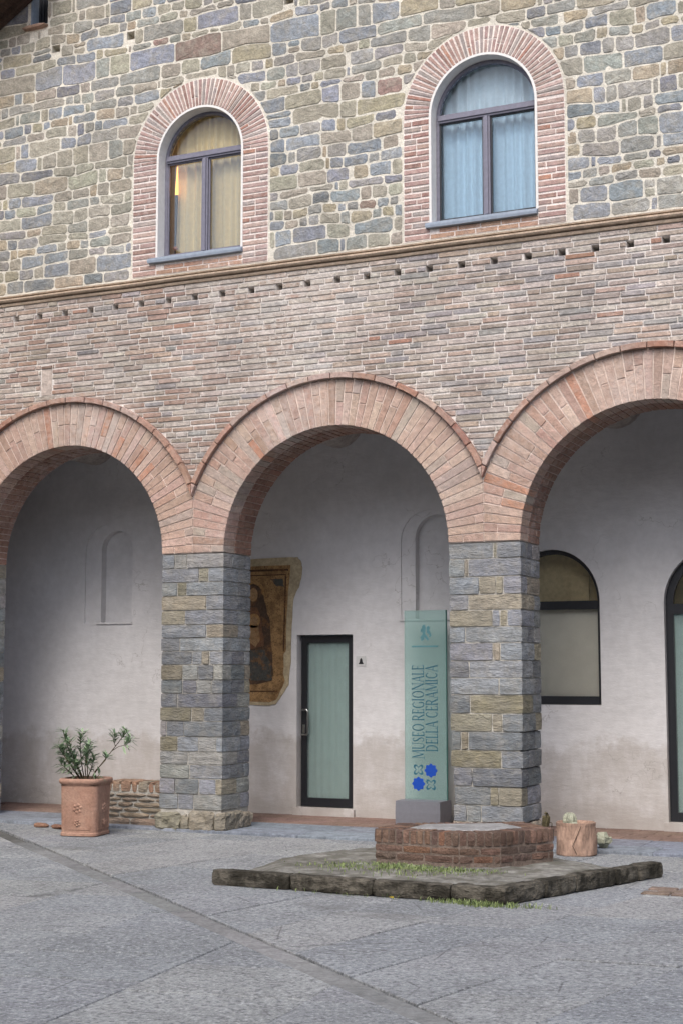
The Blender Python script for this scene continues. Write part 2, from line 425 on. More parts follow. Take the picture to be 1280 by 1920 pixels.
STONE = [(c(136, 142, 149), 26), (c(146, 146, 142), 28), (c(156, 151, 138), 32), (c(162, 152, 132), 14), (c(118, 122, 128), 8), (c(154, 140, 122), 3), (c(140, 120, 111), 1.2)]
def pick(pal):
    t = rng.uniform(0, sum(q[1] for q in pal))
    for col, wt in pal:
        t -= wt
        if t <= 0: return col
    return pal[0][0]
def rubble(x0, x1, z0, z1):
    """coursed rubble: wavy courses cut into stones of uneven width, some split in two"""
    out = []; z = z0; edges = [z0]
    while z < z1: z += rng.choice([.11, .13, .15, .16, .17, .19, .22]) * rng.uniform(.92, 1.08); edges.append(z)
    def wav(i, x):
        if i == 0: return edges[0]
        return edges[i] + .05 * noise.noise(Vector((x * .8, i * 7.3, 0))) + .034 * noise.noise(Vector((x * 3.1, i * 3.7, 5)))
    for i in range(len(edges) - 1):
        h = edges[i + 1] - edges[i]; x = x0 - rng.uniform(0, .3)
        while x < x1:
            wdt = min(.62, max(.11, h * rng.choice([.8, 1.2, 1.6, 2.0, 2.3, 2.7, 3.2]) * rng.uniform(.85, 1.15)))
            xa, xb = x, x + wdt; x = xb
            s1, s2 = rng.uniform(-.02, .02), rng.uniform(-.02, .02)
            if not out or x - wdt <= x0: s1 = 0
            prev = s2
            def quad(f0, f1, ya, yb):
                P = []
                xs = lambda f, sl: None
                for f in [f0 + (f1 - f0) * t / 4 for t in range(5)]:
                    X = xa + (xb - xa) * f; zb = wav(i, X); zt = wav(i + 1, X); P.append((X, zb + (zt - zb) * ya))
                for f in [f1 - (f1 - f0) * t / 4 for t in range(5)]:
                    X = xa + (xb - xa) * f; zb = wav(i, X); zt = wav(i + 1, X); P.append((X, zb + (zt - zb) * yb))
                return P
            r_ = rng.random()
            if h > .17 and r_ < .10:
                m = rng.uniform(.35, .65); out += [quad(0, 1, 0, m), quad(0, 1, m, 1)]
            elif h > .16 and r_ < .16 and wdt > .34:
                m = rng.uniform(.25, .75); k = rng.uniform(.4, .6)
                out += [quad(0, m, 0, 1), quad(m, 1, 0, k), quad(m, 1, k, 1)]
            elif r_ < .22 and wdt > .30:
                m = rng.uniform(.8, .88); out += [quad(0, m, 0, 1), quad(m, 1, 0, 1)]
            else: out.append(quad(0, 1, 0, 1))
    return out
def soften(p, gap):
    """pull a cell in by half a joint and knock its corners off"""
    cx, cz = cent(p); xs = [q[0] for q in p]; zs = [q[1] for q in p]; w_ = max(xs) - min(xs); h_ = max(zs) - min(zs)
    if w_ < .05 or h_ < .045: return None
    kx, kz = max(.3, 1 - 2 * gap / w_), max(.3, 1 - 2 * gap / h_)
    q = [(cx + (x - cx) * kx + rng.uniform(-.005, .005), cz + (z - cz) * kz + rng.uniform(-.005, .005)) for x, z in p]
    out = []; n = len(q)
    for i in range(n):
        a, b_, d_ = Vector(q[i - 1]), Vector(q[i]), Vector(q[(i + 1) % n])
        u, v = (a - b_), (d_ - b_)
        if u.length < 1e-4 or v.length < 1e-4: continue
        if u.normalized().dot(v.normalized()) > -.6:
            k = rng.uniform(.008, .034); out += [tuple(b_ + u.normalized() * min(k, u.length * .4)), tuple(b_ + v.normalized() * min(k, v.length * .4))]
        else: out.append(tuple(b_))
    return out
stones = []
for p in rubble(-12.3, -1.0, ZC + .03, 10.6):
    if len(p) < 3: continue
    for q in WIN:
        m = cent(p); ro = q['ro'] + .015
        xs = [a for a, _ in p]; zs = [b_ for _, b_ in p]
        if min(zs) < q['zs'] and max(xs) > q['cx'] - ro and min(xs) < q['cx'] + ro:
            if m[1] < q['zs'] + .05:
                p = clip(p, 1, 0, q['cx'] - ro) if m[0] < q['cx'] else clip(p, -1, 0, -(q['cx'] + ro))
        if p and max(zs) > q['zs']: p = clip_circle_out(p, q['cx'], q['zs'], ro)
        if not p: break
    if not p or len(p) < 3: continue
    m = cent(p); xs = [a for a, _ in p]; zs = [b_ for _, b_ in p]
    bad = False
    for (a0, a1, b0, b1) in [SMALLWIN[:2] + (SMALLWIN[2] - .07, SMALLWIN[3])] + [(x - a, x + a, z - b_, z + b_) for x, z, a, b_ in PUT]:
        if max(xs) > a0 and min(xs) < a1 and max(zs) > b0 and min(zs) < b1:
            if m[0] < a0: p = clip(p, 1, 0, a0)
            elif m[0] > a1: p = clip(p, -1, 0, -a1)
            elif m[1] < b0: p = clip(p, 0, 1, b0)
            elif m[1] > b1: p = clip(p, 0, -1, -b1)
            else:
                opts = [clip(p, 1, 0, a0), clip(p, -1, 0, -a1), clip(p, 0, 1, b0), clip(p, 0, -1, -b1)]
                p = max(opts, key=lambda o: abs(area(o)) if len(o) > 2 else 0)
                if len(p) < 3: bad = True
                else: m = cent(p); xs = [a for a, _ in p]; zs = [b_ for _, b_ in p]
            if len(p) < 3: bad = True; break
    if bad or len(p) < 3: continue
    p = soften(p, rng.uniform(.0065, .0105))
    if not p or abs(area(p)) < .0012: continue
    stones.append(p)
def in_view(x, z): # rough frame of the photograph on the facade plane
    return -11.4 < x < -2.85 and z < 10.05 - max(0, (x + 11.4)) * .2
stones.sort(key=lambda p: -apparent(cent(p)[0], 0, cent(p)[1], abs(area(p))) * (1 if in_view(*cent(p)) else .01))
inf = MB()
for i, p in enumerate(stones):
    m = cent(p); col = jit(pick(STONE), .14, .04)
    # warmer, browner stones gather in parts of the wall
    k = noise.noise(Vector((m[0] * .5, m[1] * .6, 3)))
    if k > .12 and rng.random() < .5: col = jit(STONE[2][0], .14)
    V, F = prism(p, -rng.uniform(.002, .008), .06, rng.uniform(.003, .006), rng.uniform(.0, .004), .003)
    if i < 300: mesh('stone', V, F, M['stone'], UW, (m[0], 0, m[1]), col)
    else: inf.add(V, F, col)
tag(inf.build('stone_infill', M['stone_v'], UW), kind='stuff')

# --- window surrounds, windows, sills
PINK = [(c(168, 142, 134), 8), (c(156, 130, 124), 6), (c(176, 152, 144), 5), (c(146, 116, 108), 3), (c(164, 122, 106), 1), (c(150, 141, 138), 4)]
def brick_piece(poly, yf, depth, parent, mat, col, bev=.004, name='brick'):
    poly = [(x + rng.uniform(-.0022, .0022), z + rng.uniform(-.0022, .0022)) for x, z in poly]
    V, F = prism(poly, yf, depth, bev); m = cent(poly)
    return mesh(name, V, F, mat, parent, (m[0], yf, m[1]), col)
for wi, q in enumerate(WIN):
    cx, r, zs, ro = q['cx'], q['r'], q['zs'], q['ro']
    zb = ZC + .035
    V, F = band(arch_path(cx, ro, zb, zs), arch_path(cx, r, zb, zs), -.004, .25)
    mb = MB().add(V, F); mb.add(*box(cx - r, cx + r, -.004, .25, zb, q['sill'][2] - .004))
    sur = mb.build('window_surround', M['smortar'], B)
    # voussoirs
    n = 47
    for k in range(n):
        a0 = math.pi * (k + .19) / n; a1 = math.pi * (k + .81) / n
        cuts = [(r + .004, ro - .006)] if rng.random() > .3 else None
        if cuts is None:
            mm = r + (ro - r) * rng.choice([.35, .5, .65]); cuts = [(r + .004, mm - .005), (mm + .005, ro - .006)]
        for u, v in cuts:
            f = .5 * (1 - (r / ro)) * .0
            poly = [(cx - u * math.cos(a0), zs + u * math.sin(a0)), (cx - u * math.cos(a1), zs + u * math.sin(a1)), (cx - v * math.cos(a1), zs + v * math.sin(a1)), (cx - v * math.cos(a0), zs + v * math.sin(a0))]
            brick_piece(poly, -.010 - rng.uniform(0, .004), .08, sur, M['vous'], jit(pick(PINK), .12))
    # jambs
    z = zb + .012; ch = .066
    while z + .022 < zs - .004:
        for sgn in (-1, 1):
            xi, xo = cx + sgn * (r + .004), cx + sgn * (ro - .006); a, b_ = min(xi, xo), max(xi, xo)
            cuts = [(a, b_)] if rng.random() < .4 else (lambda mm: [(a, mm - .006), (mm + .006, b_)])(a + (b_ - a) * rng.choice([.3, .5, .68]))
            for u, v in cuts:
                h = min(.043 + rng.uniform(-.004, .004), zs - .006 - z)
                brick_piece(rect(u, v, z, z + h), -.010 - rng.uniform(0, .004), .08, sur, M['vous'], jit(pick(PINK), .12))
        z += ch
    for row in range(2):
        z = zb + .008 + row * .055; x = cx - r + .0 + row * .1
        while x < cx + r - .05:
            l = rng.uniform(.2, .28); brick_piece(rect(x + .006, min(x + l, cx + r) - .006, z, z + .042), -.009, .08, sur, M['vous'], jit(c(176, 142, 122), .1)); x += l
    # the window itself
    W = bpy.data.objects.new('window', None); W.location = (cx, .18, q['z0']); link(W, B)
    tag(W, 'arched window with cream curtain and lit lamp' if wi == 0 else 'arched window with curtain coloured like the reflected sky')
    n_ = 28
    V, F = band(arch_path(cx, r + .004, q['z0'], zs, n_), arch_path(cx, r - .022, q['z0'], zs, n_), -.013, .17); mesh('reveal', V, F, M['reveal'], W)
    fo, fi = r - .024, r - .058
    mb = MB().add(*band(arch_path(cx, fo, q['z0'], zs, n_), arch_path(cx, fi, q['z0'], zs, n_), .135, .20))
    mb.add(*box(cx - fi, cx + fi, .136, .199, q['z0'], q['z0'] + .055)); mb.build('frame', M['frame'], W)
    mb = MB().add(*box(cx - fi, cx + fi, .115, .198, q['tr'][0], q['tr'][1])); mb.add(*box(cx - fi, cx + fi, .10, .116, q['tr'][0] + .022, q['tr'][0] + .058))
    mb.build('transom', M['frame'], W)
    mb = MB().add(*box(cx - .038, cx + .038, .118, .197, q['z0'] + .056, q['tr'][0] - .001)); mb.add(*box(cx - .018, cx + .018, .10, .119, q['z0'] + .056, q['tr'][0] - .001))
    mb.build('mullion', M['frame'], W)
    gm = M['glass'] if wi == 0 else M['glass_sky']
    for a, b_ in ((cx - fi, cx - .039), (cx + .039, cx + fi)):
        V, F = box(a + .001, b_ - .001, .165, .171, q['z0'] + .057, q['tr'][0] - .002); mesh('pane', V, F, gm, W)
        V, F = band([(a + .002, q['z0'] + .058), (b_ - .002, q['z0'] + .058), (b_ - .002, q['tr'][0] - .003), (a + .002, q['tr'][0] - .003)],
                    [(a + .016, q['z0'] + .072), (b_ - .016, q['z0'] + .072), (b_ - .016, q['tr'][0] - .016), (a + .016, q['tr'][0] - .016)], .14, .164, True)
        mesh('sash', V, F, M['black' if wi == 1 else 'frame'], W)
    zt = q['tr'][1]; a0 = math.asin(max(0, (zt - zs)) / fi); pts = [(cx - fi * math.cos(a0 + (math.pi - 2 * a0) * k / 20), zs + fi * math.sin(a0 + (math.pi - 2 * a0) * k / 20)) for k in range(21)]
    V, F = prism([(x, z + .001) for x, z in pts], .165, .006, .0005); mesh('pane', V, F, gm, W)
    s0, s1, s2, s3 = q['sill']
    V, F = rough_box(s1 - s0, .26, s3 - s2, .0015, .006, .2); mesh('sill', [(x + (s0 + s1) / 2, y + .07, z + s2) for x, y, z in V], F, M['sill'], W)
    # room behind
    mb = MB()
    for bx in (box(cx - 1.4, cx + 1.4, 1.6, 1.65, 6.0, 9.0), box(cx - 1.45, cx - 1.4, .3, 1.6, 6.0, 9.0), box(cx + 1.4, cx + 1.45, .3, 1.6, 6.0, 9.0), box(cx - 1.4, cx + 1.4, .3, 1.6, 8.95, 9.0), box(cx - 1.4, cx + 1.4, .3, 1.6, 5.95, 6.0)): mb.add(*bx)
    mb.build('room', M['room'], W)
    # curtain
    V = []; F = []; nx = 90; x0, x1 = cx - .72 + (.22 if wi == 0 else 0), cx + .72
    for i in range(nx + 1):
        x = x0 + (x1 - x0) * i / nx
        y = .33 + .03 * math.sin(i * .9 + 1.3 * math.sin(i * .21)) + .018 * noise.noise(Vector((x * 9, wi * 5, 0)))
        V += [(x, y, q['z0'] - .02), (x + .01 * math.sin(i), .33 + (y - .33) * .7, 8.5)]
    F = [(2 * i, 2 * i + 2, 2 * i + 3, 2 * i + 1) for i in range(nx)]
    n0 = len(V); V += [(x, y + .004, z) for x, y, z in V]; F += [tuple(n0 + k for k in f[::-1]) for f in F]
    o = mesh('curtain', V, F, M['curtain_warm' if wi == 0 else 'curtain_sky_tint'], None, (cx, .40, q['z0']), smooth=True)
    tag(o, 'cream gathered curtain behind the arched window with the lit lamp' if wi == 0 else 'sheer curtain with the sky reflection put into its colour, filling the larger arched upper window', 'curtain', 'curtains in the upper windows')
# lamp in the left window
L = thing('floor_lamp', 'slim dark lamp with glowing orange tip behind upper window glass', 'lamp', (-8.90, .24, 6.0))
V, F = tube([(-8.90, .24, 6.0), (-8.90, .24, 6.62), (-8.888, .24, 7.26)], [.012, .012, .019], 8); mesh('rod', V, F, M['black'], L)
V, F = lathe([(.012, 0), (.03, .015), (.03, .03), (.014, .045)], 12, (-8.899, .24, 6.60)); mesh('ring', V, F, M['tile'], L)
te = NT('lamp_glow'); te.b.inputs['Emission Color'].default_value = (1, .42, .08, 1); te.b.inputs['Emission Strength'].default_value = 1.6; te.done(c(230, 150, 60))
V, F = tube([(-8.888, .24, 7.265), (-8.886, .24, 7.36), (-8.884, .24, 7.47), (-8.882, .24, 7.6)], [.020, .018, .012, .006], 10); mesh('glow_tip', V, F, te.m, L)
ll = bpy.data.lights.new('lamp_light', 'POINT'); ll.energy = 6; ll.color = (1, .6, .25); ll.shadow_soft_size = .04
lo = bpy.data.objects.new('lamp_light', ll); lo.location = (-8.80, .8, 7.7); link(lo, L)

# small dark window at the top left
W = bpy.data.objects.new('window', None); W.location = (-10.72, .15, 9.585); link(W, B); tag(W, 'small dark shuttered window under the eave')
x0, x1, z0, z1 = SMALLWIN
mesh('back_panel', *box(x0 - .02, x1 + .02, .16, .2, z0 - .02, z1 + .02), M['black'], W)
mesh('reveal', *box(x0 + .001, x0 + .02, -.006, .158, z0 + .002, z1), M['sill'], W)
for k in range(5): mesh('slat', *box(x0 + .03 + k * .045, x0 + .062 + k * .045, .12, .15, z0 + .01, z1), M['black'], W)
V, F = rough_box(.36, .16, .05, .003, .012, .08); mesh('sill', [(x + (x0 + x1) / 2 - .04, y + .0, z + z0 - .055) for x, y, z in V], F, M['palepot'], W)

# --- string course
prof = [(.02, 6.03), (-.028, 6.035), (-.036, 6.06), (-.036, 6.085), (-.008, 6.094), (-.008, 6.102), (-.07, 6.112), (-.088, 6.14), (-.084, 6.17), (-.034, 6.182), (-.034, 6.196), (-.066, 6.203), (-.07, 6.228), (.02, 6.252)]
V = []; F = []; nx = 60; m = len(prof)
for i in range(nx + 1):
    x = XL + (XR - XL) * i / nx
    for y, z in prof:
        y, z = y * .75, 6.238 - (6.252 - z) * .6
        V.append((x, y + .006 * noise.noise(Vector((x * 1.3, z * 9, 1))), z + .009 * noise.noise(Vector((x * .9, 2, 0)))))
F = [(i * m + k, (i + 1) * m + k, (i + 1) * m + k + 1, i * m + k + 1) for i in range(nx) for k in range(m - 1)]
mesh('string_course', V, F, M['cornice'], B)

# --- brick wall over the arches
RH = lambda r: r + RING + HOOD
outer = [(XL, 6.1), (XL, SPRING), (PIERS[0][0] - .0, SPRING)]
def opening_chain():
    pts = [(XL, SPRING)]
    for (cx, r) in ARCH:
        rr = r + .02
        pts += [(cx - rr * math.cos(math.pi * i / 40), SPRING + rr * math.sin(math.pi * i / 40)) for i in range(41)]
    pts += [(XR, SPRING), (XR, 6.16), (XL, 6.16)]
    return pts
HOLEZ = 3.30 + .0625 * 42 + .0213; holes = []; hx = -11.33
HX = []
while hx < -1.2: HX.append(hx + rng.uniform(-.012, .012)); hx += .3555
for x in HX: holes.append((rect(x - .040, x + .040, HOLEZ - .036, HOLEZ + .036), .36))
V, F = sheet(opening_chain(), holes, .004, .36); mb = MB().add(V, F)
for x in HX: mb.add(*box(x - .05, x + .05, .36, .39, HOLEZ - .05, HOLEZ + .05))
mb.add(*box(XL, XR, T - .004, T, 4.40, 6.12)); mb.add(*box(XL, PIERS[0][0] - .39 if False else -12.28, .01, T, 0, SPRING)); mb.add(*box(-1.23, XR, .01, T, 0, SPRING))
BW = mb.build('brick_wall', M['bmortar'], B)
WALLB = [(c(174, 163, 154), 10), (c(164, 152, 143), 10), (c(182, 173, 165), 10), (c(154, 141, 131), 5), (c(177, 158, 145), 6), (c(164, 128, 111), 1.1), (c(152, 148, 147), 6), (c(108, 108, 111), .4)]
bricks = []
z = 3.30; row = 0
while z + .05 < 6.105:
    hh = .0425; x = -12.5 - rng.uniform(0, .3)
    while x < -.9:
        l = rng.choice([.14, .25, .27, .28, .29, .30, .31, .34]); a, b_ = x + .007, x + l - .007; x += l
        dz = .006 * noise.noise(Vector((x * .7, z * 5, 9))); h = hh + rng.uniform(-.005, .004)
        p = [(a + rng.uniform(-.003, .003), z + dz), (b_, z + dz + rng.uniform(-.003, .003)), (b_ + rng.uniform(-.003, .003), z + h + dz), (a, z + h + dz + rng.uniform(-.003, .003))]
        for (cx, r) in ARCH:
            if p: p = clip_circle_out(p, cx, SPRING, RH(r) + .006)
            if len(p) < 3: p = []; break
        if not p: continue
        m = cent(p)
        inhood = any(math.hypot(m[0] - cx, m[1] - SPRING) < RH(r) + .01 for cx, r in ARCH)
        if inhood: continue
        ok = True
        todo = [p]
        if 4.945 < m[1] < 5.345 and max(q[0] for q in p) > -10.585 and min(q[0] for q in p) < -10.415:
            todo = [clip(p, 1, 0, -10.587), clip(p, -1, 0, 10.413)]
        if abs(m[1] - HOLEZ) < .03:
            for hx in HX:
                if max(q[0] for q in p) > hx - .04 and min(q[0] for q in p) < hx + .04:
                    todo = [clip(p, 1, 0, hx - .044), clip(p, -1, 0, -(hx + .044))]
        bricks += [q for q in todo if len(q) > 2 and abs(area(q)) > .0006]
    z += .0625; row += 1
def brick_view(x, z): return -11.4 < x < -2.85
bricks.sort(key=lambda p: -apparent(cent(p)[0], 0, cent(p)[1], abs(area(p))) * (1 if brick_view(*cent(p)) else .01))
inf = MB(); shared = {}
for i, p in enumerate(bricks):
    m = cent(p); col = jit(pick(WALLB), .13, .03)
    if m[0] < -7.2 and rng.random() < .35: col = jit(c(158, 136, 124), .12)
    yf = -rng.uniform(.004, .013)
    if i < 300:
        brick_piece(p, yf, .06, BW, M['brick'], col)
    else:
        V, F = prism(p, yf, .06, .004); inf.add(V, F, col)
tag(inf.build('brick_infill', M['brick_v'], BW), kind='stuff')
# patched slot in the brickwork
mesh('filled_slot', *prism(rect(-10.575, -10.425, 4.97, 5.29), .0, .05, .006, 0, .0), M['slotmortar'], BW)
brick_piece(rect(-10.575, -10.425, 5.298, 5.33), -.012, .06, BW, M['brick'], c(120, 96, 84))

# --- arches
ABR = [(c(182, 156, 143), 10), (c(175, 149, 136), 9), (c(188, 166, 153), 7), (c(169, 141, 127), 4), (c(174, 130, 109), 1.5), (c(171, 156, 146), 5)]
for ai, (cx, r) in enumerate(ARCH):
    n = 120
    # mortar core: front ring and barrel
    half0 = MID[ai], MID[ai + 1]
    mb = MB(); R1 = r + RING
    P0 = [(cx - (r + .008) * math.cos(math.pi * i / n), SPRING + (r + .008) * math.sin(math.pi * i / n)) for i in range(n + 1)]
    P1 = [(min(max(cx - R1 * math.cos(math.pi * i / n), MID[ai] + .001), MID[ai + 1] - .001), SPRING + R1 * math.sin(math.pi * i / n)) for i in range(n + 1)]
    mb.add(*band(P0, P1, 0, T)); A = mb.build('arch', M['vmortar'], B)
    tag(A, ['brick arch over the terracotta planter', 'brick arch over the glass door', 'brick arch over the arched glazing'][ai])
    ns = 55
    for k in range(ns):
        a0 = math.pi * (k + .075) / ns; a1 = math.pi * (k + .925) / ns
        mode = rng.random(); u, v = r, R1 - .004
        if mode < .55: cuts = [(u, v)]
        else:
            mm = u + (v - u) * rng.choice([.32, .5, .5, .62, .7]); cuts = [(u, mm - .005), (mm + .005, v)]
        for (p0, p1) in cuts:
            poly = [(cx - p0 * math.cos(a0), SPRING + p0 * math.sin(a0)), (cx - p0 * math.cos(a1), SPRING + p0 * math.sin(a1)), (cx - p1 * math.cos(a1), SPRING + p1 * math.sin(a1)), (cx - p1 * math.cos(a0), SPRING + p1 * math.sin(a0))]
            poly = clip(poly, 1, 0, MID[ai + 1] - .005); poly = clip(poly, -1, 0, -(MID[ai] + .005)) if len(poly) > 2 else []
            if len(poly) < 3 or abs(area(poly)) < .0006: continue
            brick_piece(poly, -.008 - rng.uniform(0, .004), .25, A, M['vous'], jit(pick(ABR), .09), .0035, 'voussoir')
    # underside bricks, left half (the one the courtyard sees), shade put into a darker colour
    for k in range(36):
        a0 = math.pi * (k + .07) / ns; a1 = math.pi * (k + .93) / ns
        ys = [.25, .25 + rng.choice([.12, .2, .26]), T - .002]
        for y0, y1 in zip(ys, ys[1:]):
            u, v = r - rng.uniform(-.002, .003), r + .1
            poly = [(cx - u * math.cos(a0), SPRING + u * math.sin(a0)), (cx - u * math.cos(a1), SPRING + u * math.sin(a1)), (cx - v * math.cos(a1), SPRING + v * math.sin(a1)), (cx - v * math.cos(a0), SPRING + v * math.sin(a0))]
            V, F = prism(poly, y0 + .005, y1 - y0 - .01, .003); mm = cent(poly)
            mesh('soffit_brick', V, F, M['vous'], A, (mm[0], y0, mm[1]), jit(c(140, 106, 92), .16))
    # projecting hood of thin bricks
    nh = 22
    for k in range(nh):
        a0 = math.pi * (k + .02) / nh; a1 = math.pi * (k + .98) / nh; u, v = R1 + .006, R1 + HOOD
        pts = [(cx - u * math.cos(a0 + (a1 - a0) * t / 3), SPRING + u * math.sin(a0 + (a1 - a0) * t / 3)) for t in range(4)] + [(cx - v * math.cos(a1 - (a1 - a0) * t / 3), SPRING + v * math.sin(a1 - (a1 - a0) * t / 3)) for t in range(4)]
        pts = clip(pts, 1, 0, MID[ai + 1] - .002); pts = clip(pts, -1, 0, -(MID[ai] + .002)) if len(pts) > 2 else []
        if len(pts) < 3 or abs(area(pts)) < .001: continue
        V, F = prism(pts, -.062 - rng.uniform(0, .006), .12, .006); mm = cent(pts)
        mesh('hood_brick', V, F, M['vous'], A, (mm[0], 0, mm[1]), jit(pick([(c(166, 132, 117), 5), (c(154, 114, 99), 3), (c(174, 152, 141), 5)]), .12))

# --- piers
g, dk, t_, l_ = c(132, 136, 141), c(112, 116, 121), c(142, 136, 121), c(143, 143, 141)
o_ = c(124, 118, 102)
ROWS1 = [[(.2, g), (.4, l_), (1, l_)], [(.6, g), (.75, t_), (1, g)], [(.25, g), (.4, o_), (1, g)], [(.72, t_), (1, g)], [(.38, t_), (1, g)], [(.73, g), (1, t_)], [(.3, dk), (1, g)],
         [(.5, dk), (.66, g), (.78, t_), (1, g)], [(.35, o_), (.6, l_), (.85, dk), (1, l_)], [(.35, dk), (.58, dk), (.82, l_), (1, dk)], [(.27, dk), (1, dk)], [(.5, o_), (.7, t_), (1, dk)],
         [(.1, l_), (.38, dk), (1, dk)], [(.28, o_), (.62, g), (.9, l_), (1, g)], [(.45, l_), (1, l_)], [(.48, l_), (1, g)], [(.25, g), (.63, dk), (.9, g), (1, t_)], [(.3, g), (.55, g), (1, l_)]]
ROWS2 = [[(.62, g), (.67, t_), (1, g)], [(.22, g), (.27, t_), (1, g)], [(.42, g), (.65, t_), (.75, t_), (1, g)], [(.27, g), (1, t_)], [(.6, t_), (.7, g), (.8, t_), (1, g)], [(.22, g), (1, g)],
         [(.6, g), (.7, t_), (1, g)], [(.27, dk), (1, g)], [(.68, g), (1, g)], [(.28, dk), (1, o_)], [(.58, t_), (.72, t_), (1, dk)], [(.15, dk), (.25, o_), (1, dk)], [(.7, o_), (1, dk)],
         [(.3, dk), (1, dk)], [(.55, dk), (.66, o_), (1, t_)], [(.22, g), (.42, g), (1, g)]]
def pier(pi, x0, x1, rows, zb, worn):
    P = MB().add(*box(x0 + .013, x1 - .013, .013, T - .013, 1.2 if worn else 0, SPRING - .003)).add(*(box(x0 + .05, x1 - .04, .014, T - .014, 0, 1.2) if worn else ([], []))).build('pier', M['pmortar'], B)
    hts = [rng.uniform(.9, 1.1) for _ in rows]; k = (SPRING - .006 - zb) / sum(hts); z = SPRING - .006
    for ri, row in enumerate(rows):
        h = hts[ri] * k; z -= h; f0 = 0
        er = 0
        if worn: er = [.0] * 10 + [.0, .022, .008, .03, .045, .03]; er = er[ri] if ri < len(er) else 0
        for bi, (f1, col) in enumerate(row):
            last = bi == len(row) - 1; first = bi == 0
            a, b_ = x0 + (x1 - x0) * f0 + .003, x0 + (x1 - x0) * f1 - .003; f0 = f1
            if first: a += er - .004 + rng.uniform(-.004, .004)
            if last: b_ += .004 - er * .5
            dep = rng.choice([.2, .34, .42]) if last else .3
            if b_ - a < .025: continue
            V, F = rough_box(b_ - a, dep, h - .007, .0018 if not worn else .003, .003 if not worn else .004, .06 if worn else .07, seed=pi * 31 + ri * 3.7 + bi * 11)
            y0 = rng.uniform(-.006, .004)
            mesh('block', [(x, y + y0 + dep / 2, zz) for x, y, zz in [(x + (a + b_) / 2, y, zz + z + .0035) for x, y, zz in V]], F, M['block'], P, ((a + b_) / 2, dep / 2, z), jit(col, .09, .03))
        y = dep
        while y < T - .03:
            e = min(T, y + rng.choice([.2, .3, .43])); e = T if T - e < .09 else e
            V, F = rough_box(.2, e - y - .007, h - .007, .002 if not worn else .003, .003, .07, seed=pi * 17 + ri * 5.1 + y * 9)
            mesh('block', [(xx + x1 - .1 + rng.uniform(-.002, .002) - er * .5, yy + (y + e) / 2, zz + z + .0045) for xx, yy, zz in V], F, M['block'], P, (x1, (y + e) / 2, z), jit(pick([(g, 4), (dk, 3), (l_, 2), (t_, 1.4)]), .1))
            y = e
    return P
def rrows(n):
    out = []
    for _ in range(n):
        k = rng.choice([[1], [.4, 1], [.6, 1], [.3, .65, 1]]); out.append([(f, pick([(g, 5), (dk, 3), (t_, 2), (l_, 2)])) for f in k])
    return out
pr0 = pier(0, -12.28, -11.50, rrows(17), .05, False)
pr1 = pier(1, *PIERS[1], ROWS1, .24, False); tag(pr1, 'grey stone pier beside the terracotta planter')
pr2 = pier(2, *PIERS[2], ROWS2, .24, True); tag(pr2, 'worn grey stone pier behind the brick plinth')
pr3 = pier(3, *PIERS[3], rrows(17), .05, False)
# rough footing stones
def boulder(name, x, y, z, sx, sy, sz, col, parent, mat, seed):
    V, F = rough_box(sx, sy, sz, .013, .018, .035, seed=seed); mesh(name, [(a + x, b_ + y, cc + z) for a, b_, cc in V], F, mat, parent, (x, y, z), col)
for i, (xa, xb, hh) in enumerate([(-8.92, -8.60, .20), (-8.59, -8.50, .19), (-8.49, -8.18, .23), (-8.17, -8.03, .22)]):
    boulder('footing_stone', (xa + xb) / 2, .17, 0, xb - xa, .42, hh, jit(c(132, 126, 112), .1), pr1, M['block'], i * 9.1)
boulder('footing_stone', -8.13, .46, 0, .2, .34, .19, jit(c(130, 124, 112), .1), pr1, M['block'], 55.)
boulder('footing_stone', -5.07, .3, 0, .78, .62, .235, c(142, 132, 120), pr2, M['block'], 71.)

# --- rear wall of the gallery, with niches and openings
YB = 2.0
DOOR = (-8.19, -7.445, .12, 2.18)
AWIN = dict(cx=-4.985, r=.555, z0=1.365, zs=2.52, rz=.59)
ADOOR = dict(cx=-3.10, r=.615, z0=.12, zs=2.47, rz=.62)
def niche(x0, x1, z0, zs):
    return arch_path((x0 + x1) / 2, (x1 - x0) / 2, z0, zs, 16)
n1o, n1i = niche(-11.29, -10.56, 2.365, 3.29), niche(-11.05, -10.565, 2.372, 3.32)
n2o, n2i = niche(-6.82, -6.09, 2.345, 3.27), niche(-6.645, -6.095, 2.352, 3.30)
holes = [(rect(*DOOR), .16), (arch_path(AWIN['cx'], AWIN['r'], AWIN['z0'], AWIN['zs'], 24, AWIN['rz']), .16), (arch_path(ADOOR['cx'], ADOOR['r'], ADOOR['z0'], ADOOR['zs'], 24, ADOOR['rz']), .16), (n1o, .022), (n2o, .022)]
V, F = sheet(rect(XL, XR, 0, 5.2), holes, YB, .16); mb = MB().add(V, F)
for no, ni in ((n1o, n1i), (n2o, n2i)):
    mb.add(*sheet(no, [(ni, .11)], YB + .022, .11)); mb.add(*prism(ni, YB + .132, .01, .001))
RW = mb.build('rear_wall', M['plaster'], B)
for x0, x1, z in ((-11.10, -10.55, 2.35), (-6.84, -6.08, 2.33)): mesh('niche_sill', *box(x0, x1, YB - .022, YB + .01, z, z + .022), M['plaster'], RW)
mb = MB(); mb.add(*box(XL, XR, T - .02, YB + .3, 4.9, 5.0)); mb.add(*box(-12.75, -12.6, 0, YB + .2, 0, 4.95)); mb.add(*box(XR - .1, XR, 0, YB + .2, 0, 4.95))
mb.build('gallery_ceiling', M['plaster'], B)
